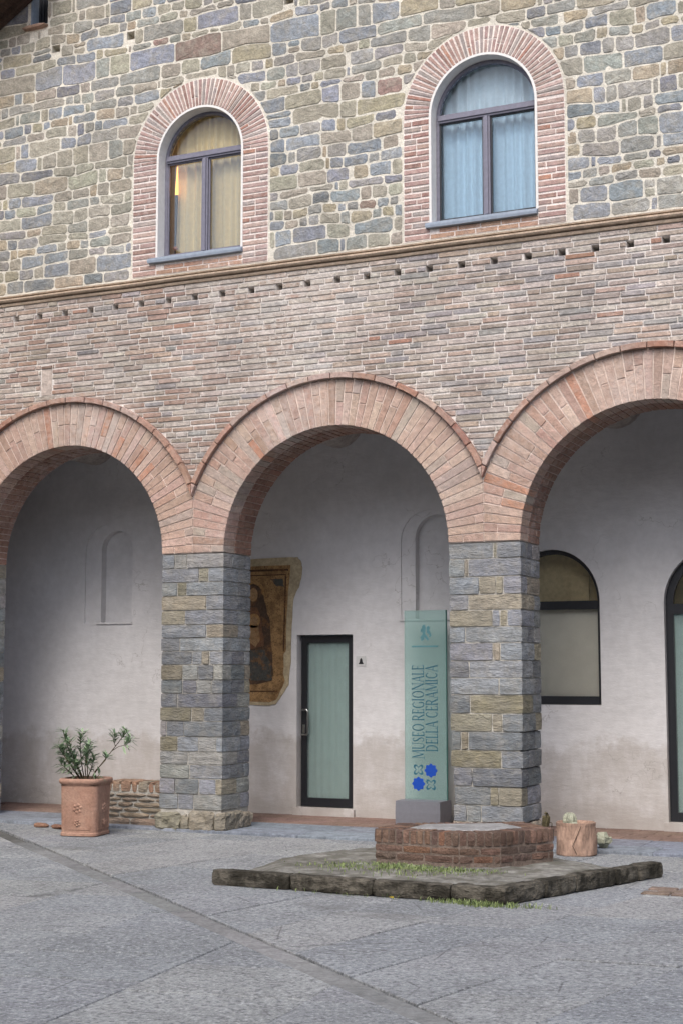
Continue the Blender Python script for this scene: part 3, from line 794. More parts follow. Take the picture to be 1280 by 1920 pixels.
for i, xr in enumerate((-11.15, -7.62, -4.2)):     # rounded ribs of the vault, between the arches and the rear wall
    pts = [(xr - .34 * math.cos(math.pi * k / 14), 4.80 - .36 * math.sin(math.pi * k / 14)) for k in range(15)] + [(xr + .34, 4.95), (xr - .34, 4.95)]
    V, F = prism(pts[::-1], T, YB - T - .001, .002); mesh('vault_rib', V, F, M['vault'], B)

# glass door
D = bpy.data.objects.new('door', None); D.location = (-7.82, YB + .1, .12); link(D, B); tag(D, 'glazed door with black frame and steel pull handle')
x0, x1, z0, z1 = DOOR
mb = MB(); fy0, fy1 = YB + .07, YB + .13; fw = .075
mb.add(*box(x0 + .03, x0 + .03 + fw, fy0, fy1, z0 + .01, z1 - .012)); mb.add(*box(x1 - .012 - fw, x1 - .012, fy0, fy1, z0 + .01, z1 - .012))
mb.add(*box(x0 + .03 + fw, x1 - .012 - fw, fy0 + .001, fy1 - .001, z1 - .012 - .085, z1 - .012)); mb.add(*box(x0 + .03 + fw, x1 - .012 - fw, fy0 + .001, fy1 - .001, z0 + .01, z0 + .11))
mb.build('frame', M['black'], D)
mesh('pane', *box(x0 + .1, x1 - .08, YB + .098, YB + .104, z0 + .1, z1 - .09), M['glass_door'], D)
V = []; F = []
for i in range(61):
    x = x0 + .02 + (x1 - x0 - .03) * i / 60; V += [(x, YB + .19 + .012 * math.sin(i * .8), z0), (x, YB + .19 + .012 * math.sin(i * .8 + .4), z1)]
F = [(2 * i, 2 * i + 2, 2 * i + 3, 2 * i + 1) for i in range(60)]; mesh('blind', V, F, M['blind_teal'], D, smooth=True)
hx = x0 + .03 + fw + .005
V, F = tube([(hx - .05, fy0, .98), (hx - .05, fy0 - .05, .98), (hx + .02, fy0 - .06, .98), (hx + .035, fy0 - .06, 1.0), (hx + .035, fy0 - .06, 1.26), (hx + .02, fy0 - .06, 1.28), (hx - .05, fy0 - .05, 1.28), (hx - .05, fy0, 1.28)], .011, 8); mesh('handle', V, F, M['steel'], D)
mesh('lock', *box(hx - .06, hx - .03, fy0 - .006, fy0, 1.0, 1.1), M['steel'], D)
mesh('threshold', *box(x0 - .03, x1 + .03, YB - .05, YB + .15, .03, .118), M['plaster'], D)
# arched window
W = bpy.data.objects.new('window', None); W.location = (AWIN['cx'], YB + .1, AWIN['z0']); link(W, B); tag(W, 'arched gallery window with black rails')
q = AWIN; cx, r, rz = q['cx'], q['r'], q['rz']; y0 = YB + .06
mb = MB(); A0 = arch_path(cx, r - .003, q['z0'] + .004, q['zs'], 24, rz - .003); A1 = arch_path(cx, r - .04, q['z0'] + .004, q['zs'], 24, rz - .05)
mb.add(*band(A0, A1, y0, y0 + .06)); mb.add(*box(cx - r + .04, cx + r - .04, y0 - .01, y0 + .059, 2.43, 2.525)); mb.add(*box(cx - r + .04, cx + r - .04, y0 - .01, y0 + .059, q['z0'] + .004, q['z0'] + .095))
mb.build('frame', M['black'], W)
mesh('pane', *box(cx - r + .03, cx + r - .03, y0 + .03, y0 + .036, q['z0'] + .09, 2.435), M['glass'], W)
V, F = prism(arch_path(cx, r - .03, 2.524, 2.53, 24, rz - .05), y0 + .03, .006, .0005); mesh('pane', V, F, M['glass'], W)
mesh('blind', *box(cx - r + .02, cx + r - .02, YB + .145, YB + .155, q['z0'] + .02, 2.48), M['blind_grey'], W)
mb = MB(); mb.add(*box(cx - 1, cx + 1, YB + .36, YB + .38, 1, 3.6)); mb.add(*box(cx + .12, cx + .35, YB + .3, YB + .355, 2.3, 2.82)); mb.build('room', M['ochre_reflection'], W)  # panel behind the lunette, its colour imitating a reflection in the glass
# arched glass door on the right
W = bpy.data.objects.new('arched_door', None); W.location = (ADOOR['cx'], YB + .1, .12); link(W, B); tag(W, 'tall arched glass door with black frame')
q = ADOOR; cx, r, rz = q['cx'], q['r'], q['rz']; y0 = YB + .08
mb = MB(); A0 = arch_path(cx, r - .003, q['z0'] + .004, q['zs'], 24, rz - .003); A1 = arch_path(cx, r - .085, q['z0'] + .004, q['zs'], 24, rz - .09)
mb.add(*band(A0, A1, y0, y0 + .06)); mb.add(*box(cx - r + .085, cx + r - .085, y0 + .001, y0 + .059, 2.36, 2.47)); mb.add(*box(cx - r + .085, cx + r - .085, y0 + .001, y0 + .059, q['z0'] + .004, q['z0'] + .10)); mb.add(*box(cx - .05, cx + .05, y0 + .001, y0 + .059, q['z0'] + .10, 2.36))
mb.build('frame', M['black'], W)
for a, b_ in ((cx - r + .08, cx - .05), (cx + .05, cx + r - .08)): mesh('pane', *box(a, b_, y0 + .03, y0 + .036, q['z0'] + .1, 2.362), M['glass_door'], W)
V, F = prism(arch_path(cx, r - .07, 2.469, 2.475, 24, rz - .08), y0 + .03, .006, .0005); mesh('pane', V, F, M['glass'], W)
mesh('blind', *box(cx - r - .1, cx + r + .1, YB + .19, YB + .2, .1, 2.42), M['blind_teal'], W)
mb = MB(); mb.add(*box(cx - 1, cx + 1, YB + .6, YB + .62, 1, 3.6)); mb.build('room', M['ochre_reflection'], W)  # same painted reflection behind the door's lunette
mesh('threshold', *box(cx - r - .04, cx + r + .04, YB - .06, YB + .15, .03, .117), M['plaster'], W)
# dark boxes so that no daylight leaks in behind the openings
mb = MB(); mb.add(*box(XL, XR, YB + 1.2, YB + 1.25, 0, 5)); mb.build('inner_wall', M['room'], B)

# ------------------------------------------------------------------ ground
V = [(-120, -160, -.03), (120, -160, -.03), (120, YB + .02, -.03), (-120, YB + .02, -.03)]
gnd = tag(mesh('courtyard_ground', V, [(0, 1, 2, 3)], M['joint']), kind='structure')
# paving: two fields of slabs either side of a stone channel
P0, P1 = Vector((-9.61, -1.50)), Vector((-2.80, -7.19)); du = (P1 - P0).normalized(); nr = Vector((-du.y, du.x))   # nr points away from the camera side
HWC = .085
def slab_field(ang_u, ang_v, su, sv, side, xlim):
    u = Vector((math.cos(R(ang_u)), math.sin(R(ang_u)))); v = Vector((math.cos(R(ang_v)), math.sin(R(ang_v)))); o = Vector((-6, -4))
    out = []
    for i in range(-14, 15):
        off = rng.uniform(0, sv)
        wv = su * 1.0
        for j in range(-14, 15):
            a = o + u * (i * su) + v * (j * sv + off); cell = [a, a + u * su, a + u * su + v * sv, a + v * sv]
            p = [(q.x, q.y) for q in cell]
            k = nr * side; p = clip(p, -k.x, -k.y, -(k.dot(P0) + HWC + .006))
            if len(p) > 2: p = clip(p, 0, 1, -.03)
            if len(p) > 2: p = clip(p, 0, -1, 8.9)
            if len(p) > 2: p = clip(p, -1, 0, 13.2)
            if len(p) > 2: p = clip(p, 1, 0, .8)
            if len(p) < 3 or abs(area(p)) < .01: continue
            out.append(p)
    return out
def hslab(p, gap, th, ztop, tilt=.004, bev=.006):
    if area(p) < 0: p = p[::-1]
    cx, cy = cent(p); n = len(p); tx, ty = rng.uniform(-tilt, tilt), rng.uniform(-tilt, tilt)
    def ins(b_): return [(x + (cx - x) * min(.4, b_ / (math.hypot(cx - x, cy - y) + 1e-6)), y + (cy - y) * min(.4, b_ / (math.hypot(cx - x, cy - y) + 1e-6))) for x, y in p]
    zt = lambda x, y: ztop + tx * (x - cx) + ty * (y - cy)
    A, C_ = ins(gap), ins(gap + bev * 1.4)
    V = [(x, y, ztop - th) for x, y in A] + [(x, y, zt(x, y) - bev) for x, y in A] + [(x, y, zt(x, y)) for x, y in C_]
    F = [tuple(range(2 * n, 3 * n))]
    for i in range(n):
        j = (i + 1) % n; F += [(i, j, n + j, n + i), (n + i, n + j, 2 * n + j, 2 * n + i)]
    return V, F, (cx, cy, ztop)
GR = [(c(158, 161, 164), 6), (c(151, 155, 159), 5), (c(164, 166, 167), 4)]
cells = slab_field(4, 79, .72, 1.15, 1, None) + slab_field(12, 96, 1.05, .78, -1, None)
cells.sort(key=lambda p: (Vector(cent(p)) - Vector((0, -14.3))).length)
for p in cells:
    V, F, o = hslab(p, rng.uniform(.003, .007), .04, rng.uniform(-.005, .003), .004, .005)
    mesh('paving_slab', V, F, M['slab'], gnd, o, jit(pick(GR), .045, .008))
# the channel: slightly sunken stones laid end to end
ch = tag(mesh('drain_channel', [(P0.x - du.x * 3 - nr.x * HWC, P0.y - du.y * 3 - nr.y * HWC, -.024), (P1.x + du.x * 2.5 - nr.x * HWC, P1.y + du.y * 2.5 - nr.y * HWC, -.024), (P1.x + du.x * 2.5 + nr.x * HWC, P1.y + du.y * 2.5 + nr.y * HWC, -.024), (P0.x - du.x * 3 + nr.x * HWC, P0.y - du.y * 3 + nr.y * HWC, -.024)], [(0, 1, 2, 3)], M['joint']), kind='structure')
s = 0.05
while s < 11:
    l = rng.uniform(.5, 1.2); a = P0 + du * (s + .004); b_ = P0 + du * (s + l - .004); s += l
    p = [tuple(a - nr * HWC), tuple(b_ - nr * HWC), tuple(b_ + nr * HWC), tuple(a + nr * HWC)]
    if b_.y < -8.8: break
    V, F, o = hslab(p, .002, .012, -.013, .003, .004)
    mesh('channel_stone', V, F, M['drain'], ch, o, jit(c(117, 118, 119), .12, .02))
# gallery floor: tiles and an edge of long stones
gf = tag(mesh('gallery_floor', *box(XL, XR, -.02, YB + .2, -.02, .018), M['joint']), kind='structure')
x = -12.6
while x < .4:
    l = rng.uniform(.7, 1.5); V, F, o = hslab([(x, -.04), (x + l, -.04), (x + l, .42), (x, .42)], .003, .06, .03, .003, .008)
    mesh('edge_stone', V, F, M['edge'], gf, o, jit(c(126, 132, 142), .08)); x += l
x = -12.6
while x < .4:
    l = rng.uniform(.7, 1.5); V, F, o = hslab([(x, .425), (x + l, .425), (x + l, 1.0), (x, 1.0)], .003, .02, .029, .003, .005)
    mesh('edge_stone', V, F, M['edge'], gf, o, jit(c(122, 128, 138), .08)); x += l
for r_ in range(5):
    x = -12.5 + (r_ % 2) * .2
    while x < 0:
        V, F, o = hslab([(x, 1.005 + r_ * .2), (x + .4, 1.005 + r_ * .2), (x + .4, 1.2 + r_ * .2), (x, 1.2 + r_ * .2)], .003, .015, .03, .003, .003)
        mesh('floor_tile', V, F, M['floor'], gf, o, jit(c(126, 106, 98), .1)); x += .405

# ------------------------------------------------------------------ low wall stub left of the pier
LWL = thing('low_wall', 'low weathered brick wall stub between planter and grey pier', 'wall', (-9.3, .3, 0))
mesh('core', *box(-9.66, -8.93, .165, .55, 0, .47), M['pmortar'], LWL)
z = 0.02
for i in range(6):
    x = -9.68 - rng.uniform(0, .1); h = [.09, .06, .055, .06, .05, .05][i]
    while x < -8.92:
        l = rng.uniform(.2, .42); a, b_ = max(x, -9.68), min(x + l, -8.90); x += l
        if b_ - a < .04: continue
        V, F = rough_box(b_ - a - .01, .42, h - .006, .006, .01, .08, seed=i * 7 + x); mesh('stone', [(p + (a + b_) / 2, q_ + .35, zz + z) for p, q_, zz in V], F, M['block'], LWL, ((a + b_) / 2, .35, z), jit(c(142, 126, 110), .12))
    z += h
x = -9.68
while x < -8.95:
    l = rng.uniform(.07, .15); V, F = rough_box(l - .01, .40, .125, .005, .008, .08, seed=x * 3); mesh('brick', [(p + x + l / 2, q_ + .35, zz + z) for p, q_, zz in V], F, M['block'], LWL, (x, .35, z), jit(pick([(c(150, 122, 102), 3), (c(140, 128, 114), 3), (c(160, 118, 94), 2)]), .1)); x += l

# ------------------------------------------------------------------ platform with kerb, brick plinth
PL = [(-6.20, -3.50), (-3.68, -3.53), (-2.98, -1.45), (-3.35, -1.1), (-4.3, -.6), (-5.6, -.75), (-6.42, -2.75)]
PT = thing('stone_platform', 'low stone platform edged by dark mossy kerb stones in the courtyard', 'platform', (-4.6, -2.3, 0))
HP = .13
V = []; cxy = cent(PL); N = 26
V = []; F = []
mb = MB()
# uneven earth top
gx0, gx1, gy0, gy1 = -6.6, -2.85, -3.6, -.45; nx, ny = 90, 74
inside = lambda x, y: all((PL[(i + 1) % 7][0] - PL[i][0]) * (y - PL[i][1]) - (PL[(i + 1) % 7][1] - PL[i][1]) * (x - PL[i][0]) > (.08 if i < 2 else -.05) * math.hypot(PL[(i + 1) % 7][0] - PL[i][0], PL[(i + 1) % 7][1] - PL[i][1]) for i in range(7))
idx = {}
for i in range(nx + 1):
    for j in range(ny + 1):
        x = gx0 + (gx1 - gx0) * i / nx; y = gy0 + (gy1 - gy0) * j / ny
        if inside(x, y):
            bk = min(1, max(0, min((PL[(q + 1) % 7][0] - PL[q][0]) * (y - PL[q][1]) - (PL[(q + 1) % 7][1] - PL[q][1]) * (x - PL[q][0]) for q in (2, 3, 4, 5, 6)) / .45)); bk = bk * bk * (3 - 2 * bk)
            idx[(i, j)] = len(V); V.append((x, y, (HP - .012) * bk - .004 * (1 - bk) + .016 * noise.noise(Vector((x * 4, y * 4, 0))) + .01 * noise.noise(Vector((x * 13, y * 13, 3)))))
F = [(idx[(i, j)], idx[(i + 1, j)], idx[(i + 1, j + 1)], idx[(i, j + 1)]) for i in range(nx) for j in range(ny) if all(k in idx for k in ((i, j), (i + 1, j), (i + 1, j + 1), (i, j + 1)))]
mesh('earth_top', V, F, M['fill'], PT, smooth=True)
for i in (0, 1):
    a, b_ = Vector(PL[i]), Vector(PL[(i + 1) % 7]); e = b_ - a; Ls = e.length; ang = math.atan2(e.y, e.x); s = .0; k = 0
    cuts = {0: [.72, .72, .64, .44], 1: [.5, .42, .55, .35, .4]}.get(i)
    while s < Ls - .05:
        l = cuts[k] if cuts and k < len(cuts) else rng.uniform(.4, .8)
        if s + l > Ls - .12: l = Ls - s
        k += 1
        V, F = rough_box(l - .006, .13, HP + rng.uniform(-.008, .004), .006, .008, .03, seed=i * 13 + s * 5 + 2)
        pos = a + e.normalized() * (s + l / 2) + Vector((-e.y, e.x)).normalized() * .065
        mesh('kerb_stone', [(x - pos.x + pos.x, y, zz) for x, y, zz in rot(V, ang, (pos.x, pos.y, 0))], F, M['kerb'], PT, (pos.x, pos.y, 0)); s += l
# grass
def tufts(name, label, spots, nb, hgt, seed, zb):
    r2 = random.Random(seed); mb = MB()
    for (x, y, sx, sy, k) in spots:
        for _ in range(int(nb * k)):
            px, py = x + r2.gauss(0, sx), y + r2.gauss(0, sy); h = hgt * r2.uniform(.4, 1.2); a = r2.uniform(0, 6.28); b2 = r2.uniform(.2, .9) * h; wd = r2.uniform(.002, .0045)
            dx, dy = math.cos(a), math.sin(a); cl = r2.random()
            V = [(px - dy * wd, py + dx * wd, zb), (px + dy * wd, py - dx * wd, zb), (px + dx * b2 * .4 + dy * wd * .8, py + dy * b2 * .4 - dx * wd * .8, zb + h * .65), (px + dx * b2 * .4 - dy * wd * .8, py + dy * b2 * .4 + dx * wd * .8, zb + h * .65), (px + dx * b2, py + dy * b2, zb + h * .9)]
            mb.add(V, [(0, 1, 2, 3), (3, 2, 4)], (cl, cl, cl, 1))
    o = mb.build(name, M['grass'])
    return tag(o, label, 'grass', kind='stuff')
tufts('grass', 'short green grass growing on the platform in front of the brick plinth', [(-4.75, -2.78, .24, .12, 1), (-5.0, -2.62, .16, .07, .4), (-4.35, -2.68, .2, .06, .35), (-5.35, -2.8, .2, .12, .25), (-4.9, -3.1, .3, .1, .12)], 900, .030, 3, HP - .015)
tufts('weeds', 'green weeds sprouting at the foot of the mossy kerb', [(-3.80, -3.60, .10, .04, 1), (-4.05, -3.58, .12, .03, .5), (-3.55, -3.55, .1, .03, .3), (-5.0, -3.55, .4, .02, .12)], 260, .045, 5, -.005)
fl = thing('yellow_flower', 'tiny yellow flower on the paving before the kerb', 'flower', (-4.52, -3.70, 0))
V, F = tube([(-4.52, -3.70, 0), (-4.518, -3.705, .03)], .002, 5); mesh('stem', V, F, M['bark'], fl)
mb = MB()
for k in range(8):
    a = k * math.pi / 4; mb.add([(-4.518, -3.705, .03), (-4.518 + .014 * math.cos(a - .3), -3.705 + .014 * math.sin(a - .3), .035), (-4.518 + .02 * math.cos(a), -3.705 + .02 * math.sin(a), .034), (-4.518 + .014 * math.cos(a + .3), -3.705 + .014 * math.sin(a + .3), .035)], [(0, 1, 2, 3)])
mb.build('petals', M['yellow'], fl)

BP = thing('brick_plinth', 'low dark red brick plinth with upright top course in front of the pier', 'plinth', (-4.6, -1.7, HP))
PB = [(-5.19, -2.49), (-4.42, -2.52), (-4.12, -2.34), (-3.83, -1.80), (-4.25, -1.38), (-5.19, -1.95)]
WB = [(c(112, 91, 81), 5), (c(103, 85, 77), 5), (c(121, 99, 86), 3), (c(94, 81, 75), 3), (c(126, 96, 79), 1)]
zp0, zp1 = HP - .02, .405
cin = [(cent(PB)[0] + (x - cent(PB)[0]) * .985, cent(PB)[1] + (y - cent(PB)[1]) * .985) for x, y in PB]
V, F, o = hslab(cin, 0, zp1 - .008 - zp0, zp1 - .008, 0, .004); mesh('core', V, F, M['dmortar'], BP)
V, F, o = hslab([(cent(PB)[0] + (x - cent(PB)[0]) * .62, cent(PB)[1] + (y - cent(PB)[1]) * .62) for x, y in PB], 0, .05, zp1 + .004, 0, .006); mesh('top_slab', V, F, M['edge'], BP, None, c(140, 140, 140))
cache = {}
for i in range(6):
    a, b_ = Vector(PB[i]), Vector(PB[(i + 1) % 6]); e = b_ - a; Ls = e.length; ang = math.atan2(e.y, e.x); un = e.normalized(); inn = Vector((-un.y, un.x))
    n = round(Ls / .066)
    for k in range(n):
        l = Ls / n
        key = ('s', round(l, 2), rng.randrange(4))
        if key not in cache: cache[key] = rough_box(l - .007, .22, .115, .003, .004, .1, seed=len(cache) * 3.3)
        V, F = cache[key]; pos = a + un * (k + .5) * l + inn * (.105 + rng.uniform(-.004, .004))
        mesh('brick', rot(V, ang + rng.uniform(-.02, .02), (pos.x, pos.y, zp1 - .115 + rng.uniform(-.003, .003))), F, M['wellbrick'], BP, (pos.x, pos.y, zp1 - .115), jit(pick(WB), .15))
    for row in range(2):
        zz = zp1 - .125 - .066 * (row + 1) + .004; n = max(2, round(Ls / .24)); s = -.06 if row else 0; l = Ls / n
        cutsx = [max(0, q) for q in [s + l * k for k in range(n + 1)]] + ([Ls] if row else [])
        for p0, p1 in zip(cutsx, cutsx[1:]):
            p1 = min(p1, Ls)
            if p1 - p0 < .04: continue
            V, F = rough_box(p1 - p0 - .008, .11, .058, .003, .004, .1, seed=len(cache) + p0 * 9 + row); pos = a + un * (p0 + p1) / 2 + inn * .054
            mesh('brick', rot(V, ang, (pos.x, pos.y, zz)), F, M['wellbrick'], BP, (pos.x, pos.y, zz), jit(pick(WB), .15))

# ------------------------------------------------------------------ planter with oleander
PC = Vector((-9.35, -.71)); PA = R(11)
PO = thing('terracotta_planter', 'square terracotta planter with moulded rosettes standing by the gallery', 'planter', (PC.x, PC.y, 0))
def sq_loft(prof, rc=.02, seg=4):
    V = []; F = []; n = 4 * (seg + 1)
    for hs, z in prof:
        for qd in range(4):
            for k in range(seg + 1):
                a = math.pi / 2 * (qd + k / seg); cxx = (hs - rc) * (1 if qd in (0, 3) else -1); cyy = (hs - rc) * (1 if qd in (0, 1) else -1)
                V.append((cxx + rc * math.cos(a), cyy + rc * math.sin(a), z))
    for i in range(len(prof) - 1):
        for k in range(n): F.append((i * n + k, i * n + (k + 1) % n, (i + 1) * n + (k + 1) % n, (i + 1) * n + k))
    F.append(tuple(range(n))[::-1]); return V, F
V, F = sq_loft([(.200, .0), (.212, .006), (.212, .03), (.204, .04), (.209, .28), (.213, .52), (.218, .53)], .065, 6); mesh('body', rot(V, PA, (PC.x, PC.y, 0)), F, M['terracotta'], PO, (PC.x, PC.y, 0))
V, F = sq_loft([(.214, .525), (.226, .54), (.240, .555), (.244, .575), (.240, .595), (.226, .602), (.206, .600), (.2, .56), (.198, .50)], .11, 8); F = F[:-1]; mesh('rim', rot(V, PA, (PC.x, PC.y, 0)), F, M['terracotta'], PO, (PC.x, PC.y, 0), smooth=True)
V, F = sq_loft([(.19, .54), (.01, .56)], .008); mesh('soil', rot(V, PA, (PC.x, PC.y, 0)), F, M['soil'], PO)
for f in range(4):
    fa = PA + f * math.pi / 2
    def onface(V): return rot([(x, y - .2085, z) for x, y, z in V], fa, (PC.x, PC.y, 0))
    A0, A1 = rect(-.145, .145, .07, .49), rect(-.138, .138, .077, .483)
    V, F = band(A0, A1, -.0015, .012, True); mesh('panel_border', onface(V), F, M['terracotta'], PO)
    for px, pz, pr_ in ((.0, .29, .062), (.0, .14, .042)):
        mb = MB()
        for k in range(6):
            a = k * math.pi / 3 + .3
            mb.add([(px + pr_ * .62 * math.cos(a) + q.x * pr_ * .36, -.002 + q.y * .012, pz + pr_ * .62 * math.sin(a) + q.z * pr_ * .36) for q in [Vector((math.cos(t * math.pi / 3), 0, math.sin(t * math.pi / 3))) for t in range(6)] + [Vector((0, -1, 0))]], [(t, (t + 1) % 6, 6) for t in range(6)])
        mb.add([(px + q.x * pr_ * .3, -.004 + q.y * .014, pz + q.z * pr_ * .3) for q in [Vector((math.cos(t * math.pi / 3), 0, math.sin(t * math.pi / 3))) for t in range(6)] + [Vector((0, -1, 0))]], [(t, (t + 1) % 6, 6) for t in range(6)])
        mb.V = onface(mb.V); mb.build('rosette', M['terracotta'], PO)
OL = thing('oleander', 'young oleander shrub with narrow grey-green leaves in the terracotta planter', 'shrub', (PC.x, PC.y, .55))
r3 = random.Random(12); lv = MB(); stems = MB()
RT = Vector((.906, .423, 0)); FWD = Vector((-.423, .906, 0)); UP = Vector((0, 0, 1))
def leaf(base, dirv, L_, wd):
    dirv = dirv.normalized(); side = dirv.cross(UP + Vector((.01, .02, 0))).normalized(); nrm = side.cross(dirv).normalized(); cl = r3.uniform(.0, .9)
    tip = base + dirv * L_ - UP * L_ * r3.uniform(.05, .25); m1 = base + dirv * L_ * .35 + nrm * .004; m2 = base + dirv * L_ * .7 - UP * L_ * .06
    V = [base, m1 - side * wd, m1, m1 + side * wd, m2 - side * wd * .8, m2, m2 + side * wd * .8, tip]
    V[2] = V[2] - nrm * wd * .35; V[5] = V[5] - nrm * wd * .3
    lv.add([tuple(v) for v in V], [(0, 2, 1), (0, 3, 2), (1, 2, 5, 4), (2, 3, 6, 5), (4, 5, 7), (5, 6, 7)], (cl, cl, cl, 1))
def shoot(pts, leafy, dens, rad=.006):
    pts = [Vector((PC.x, PC.y, 0)) + RT * x + FWD * y + UP * z for x, y, z in pts]
    fine = []
    for i in range(len(pts) - 1):
        for k in range(6): fine.append(pts[i].lerp(pts[i + 1], k / 6))
    fine.append(pts[-1]); n = len(fine)
    stems.add(*tube(fine, [rad * (1 - .7 * i / n) + .001 for i in range(n)], 6))
    s0 = int(n * (1 - leafy))
    for i in range(s0, n):
        d_ = (fine[min(i + 1, n - 1)] - fine[max(i - 1, 0)]).normalized(); o1 = d_.orthogonal().normalized(); o2 = d_.cross(o1)
        for k in range(dens):
            a = r3.uniform(0, 6.28); sp = r3.uniform(.5, 1.2)
            leaf(fine[i], d_ * r3.uniform(.2, .9) + (o1 * math.cos(a) + o2 * math.sin(a)) * sp, r3.uniform(.08, .135), r3.uniform(.009, .013))
B0 = .54
shoot([(-.02, 0, B0), (-.12, .02, .74), (-.21, .0, .94), (-.26, 0, 1.10)], .72, 4)
shoot([(-.04, .03, B0), (-.15, -.05, .72), (-.25, -.05, .86), (-.30, -.06, .94)], .6, 4)
shoot([(-.01, .0, B0), (-.06, .04, .75), (-.08, .05, .95), (-.06, .05, 1.08)], .6, 4)
shoot([(0, -.03, B0), (-.08, -.06, .72), (-.14, -.08, .86), (-.17, -.1, 1.0)], .65, 5)
shoot([(.02, 0, B0), (.02, -.05, .70), (.0, -.06, .84), (.03, -.05, .93)], .6, 5)
shoot([(.03, 0, B0), (.1, .03, .68), (.2, .0, .78), (.22, -.01, .82)], .25, 3)
shoot([(.02, .02, B0), (.12, .05, .70), (.26, .06, .88), (.37, .05, 1.02), (.42, .05, 1.08)], .30, 4, .005)
shoot([(.26, .06, .88), (.34, .02, .93), (.43, .0, .95), (.47, .0, 1.0)], .5, 3, .003)
shoot([(.30, .06, .93), (.28, .04, 1.0), (.29, .03, 1.07)], .7, 3, .003)
shoot([(.08, -.1, B0 + .02), (.12, -.12, .6), (.17, -.12, .65)], .7, 1, .003)
for q in ([(-.03, .02, B0), (-.16, .08, .70), (-.24, .10, .82), (-.28, .1, .9)], [(-.02, -.02, B0), (-.10, -.09, .68), (-.12, -.13, .78)], [(0, .02, B0), (-.03, .09, .72), (-.02, .12, .86), (.01, .12, .96)], [(-.05, 0, B0), (-.2, .0, .68), (-.27, -.02, .75)], [(.0, .0, B0), (.05, .06, .72), (.07, .08, .82)]):
    shoot(q, .66, 4, .005)
stems.build('stem', M['bark'], OL, smooth=True); lv.build('foliage', M['leaf'], OL)

# ------------------------------------------------------------------ pots right of the plinth
CP = Vector((-4.09, -.24))
pt = thing('terracotta_pot', 'round cracked pale terracotta pot beside the brick plinth', 'pot', (CP.x, CP.y, 0))
V, F = lathe([(.0, 0), (.182, 0), (.188, .01), (.19, .15), (.192, .275), (.194, .285), (.194, .305), (.18, .308), (.17, .29), (.165, .24), (0, .245)], 30, (CP.x, CP.y, 0), .12); mesh('body', V, F, M['palepot'], pt, (CP.x, CP.y, 0), smooth=False)
V, F = tube([(CP.x + .06, CP.y - .192, .02), (CP.x + .02, CP.y - .192, .1), (CP.x + .06, CP.y - .188, .19), (CP.x + .10, CP.y - .178, .285)], .0028, 5); mesh('crack', V, F, M['soil'], pt)
ca = thing('cactus', 'pale rounded cactus growing in the cracked terracotta pot', 'cactus', (CP.x - .05, CP.y, .25))
def ribbed(r, hh, loc, name, par, mat):
    prof = [(r * math.sin(math.pi * (.08 + .92 * k / 12)) ** .8, hh * (1 - math.cos(math.pi * (.08 + .92 * k / 12))) / 2) for k in range(12)] + [(.002, hh)]
    V = []; F = []; sg = 32
    for rr, z in prof:
        for k in range(sg):
            a = 2 * math.pi * k / sg; q = rr * (1 + .10 * math.cos(k * math.pi / 2)); V.append((loc[0] + q * math.cos(a), loc[1] + q * math.sin(a), loc[2] + z))
    F = [(i * sg + k, i * sg + (k + 1) % sg, (i + 1) * sg + (k + 1) % sg, (i + 1) * sg + k) for i in range(len(prof) - 1) for k in range(sg)]
    mesh(name, V, F, mat, par, loc)
ribbed(.066, .16, (CP.x - .06, CP.y, .235), 'stem', ca, M['cactus'])
ribbed(.035, .07, (CP.x + .0, CP.y - .05, .24), 'offset', ca, M['cactus'])
st = mesh('loose_stone', *(lambda VF: ([(x - 3.93, y + .14, z + .028) for x, y, z in VF[0]], VF[1]))(rough_box(.17, .16, .15, .02, .05, .05, 4.)), M['cactus'], None, (-3.93, .14, .03))
tag(st, 'small pale rounded stone on the gallery edge behind the cracked pot', 'stone')
wp = thing('withered_plant', 'withered curled brown plant at the foot of the worn pier', 'plant', (-4.55, .25, .03))
r3 = random.Random(4); mb = MB(); stems = MB()
for k in range(9):
    a = r3.uniform(0, 6.28); h = r3.uniform(.14, .32); b0 = Vector((-4.57, .22, .03)); pts = []
    for t in range(7):
        f = t / 6; pts.append(b0 + Vector((math.cos(a), math.sin(a), 0)) * (.10 * math.sin(f * 2.6)) + UP * h * math.sin(f * 1.9))
    for i in range(6):
        wv = .016 * math.sin(math.pi * (i + .5) / 6) + .003; sd = Vector((-math.sin(a), math.cos(a), .3)) * wv
        p, q = pts[i], pts[i + 1]; mb.add([tuple(p - sd), tuple(p + sd), tuple(q + sd), tuple(q - sd)], [(0, 1, 2, 3)])
    if k < 4: stems.add(*tube(pts, .004, 5))
mb.build('leaf', M['withered'], wp, smooth=True); stems.build('stem', M['bark'], wp)

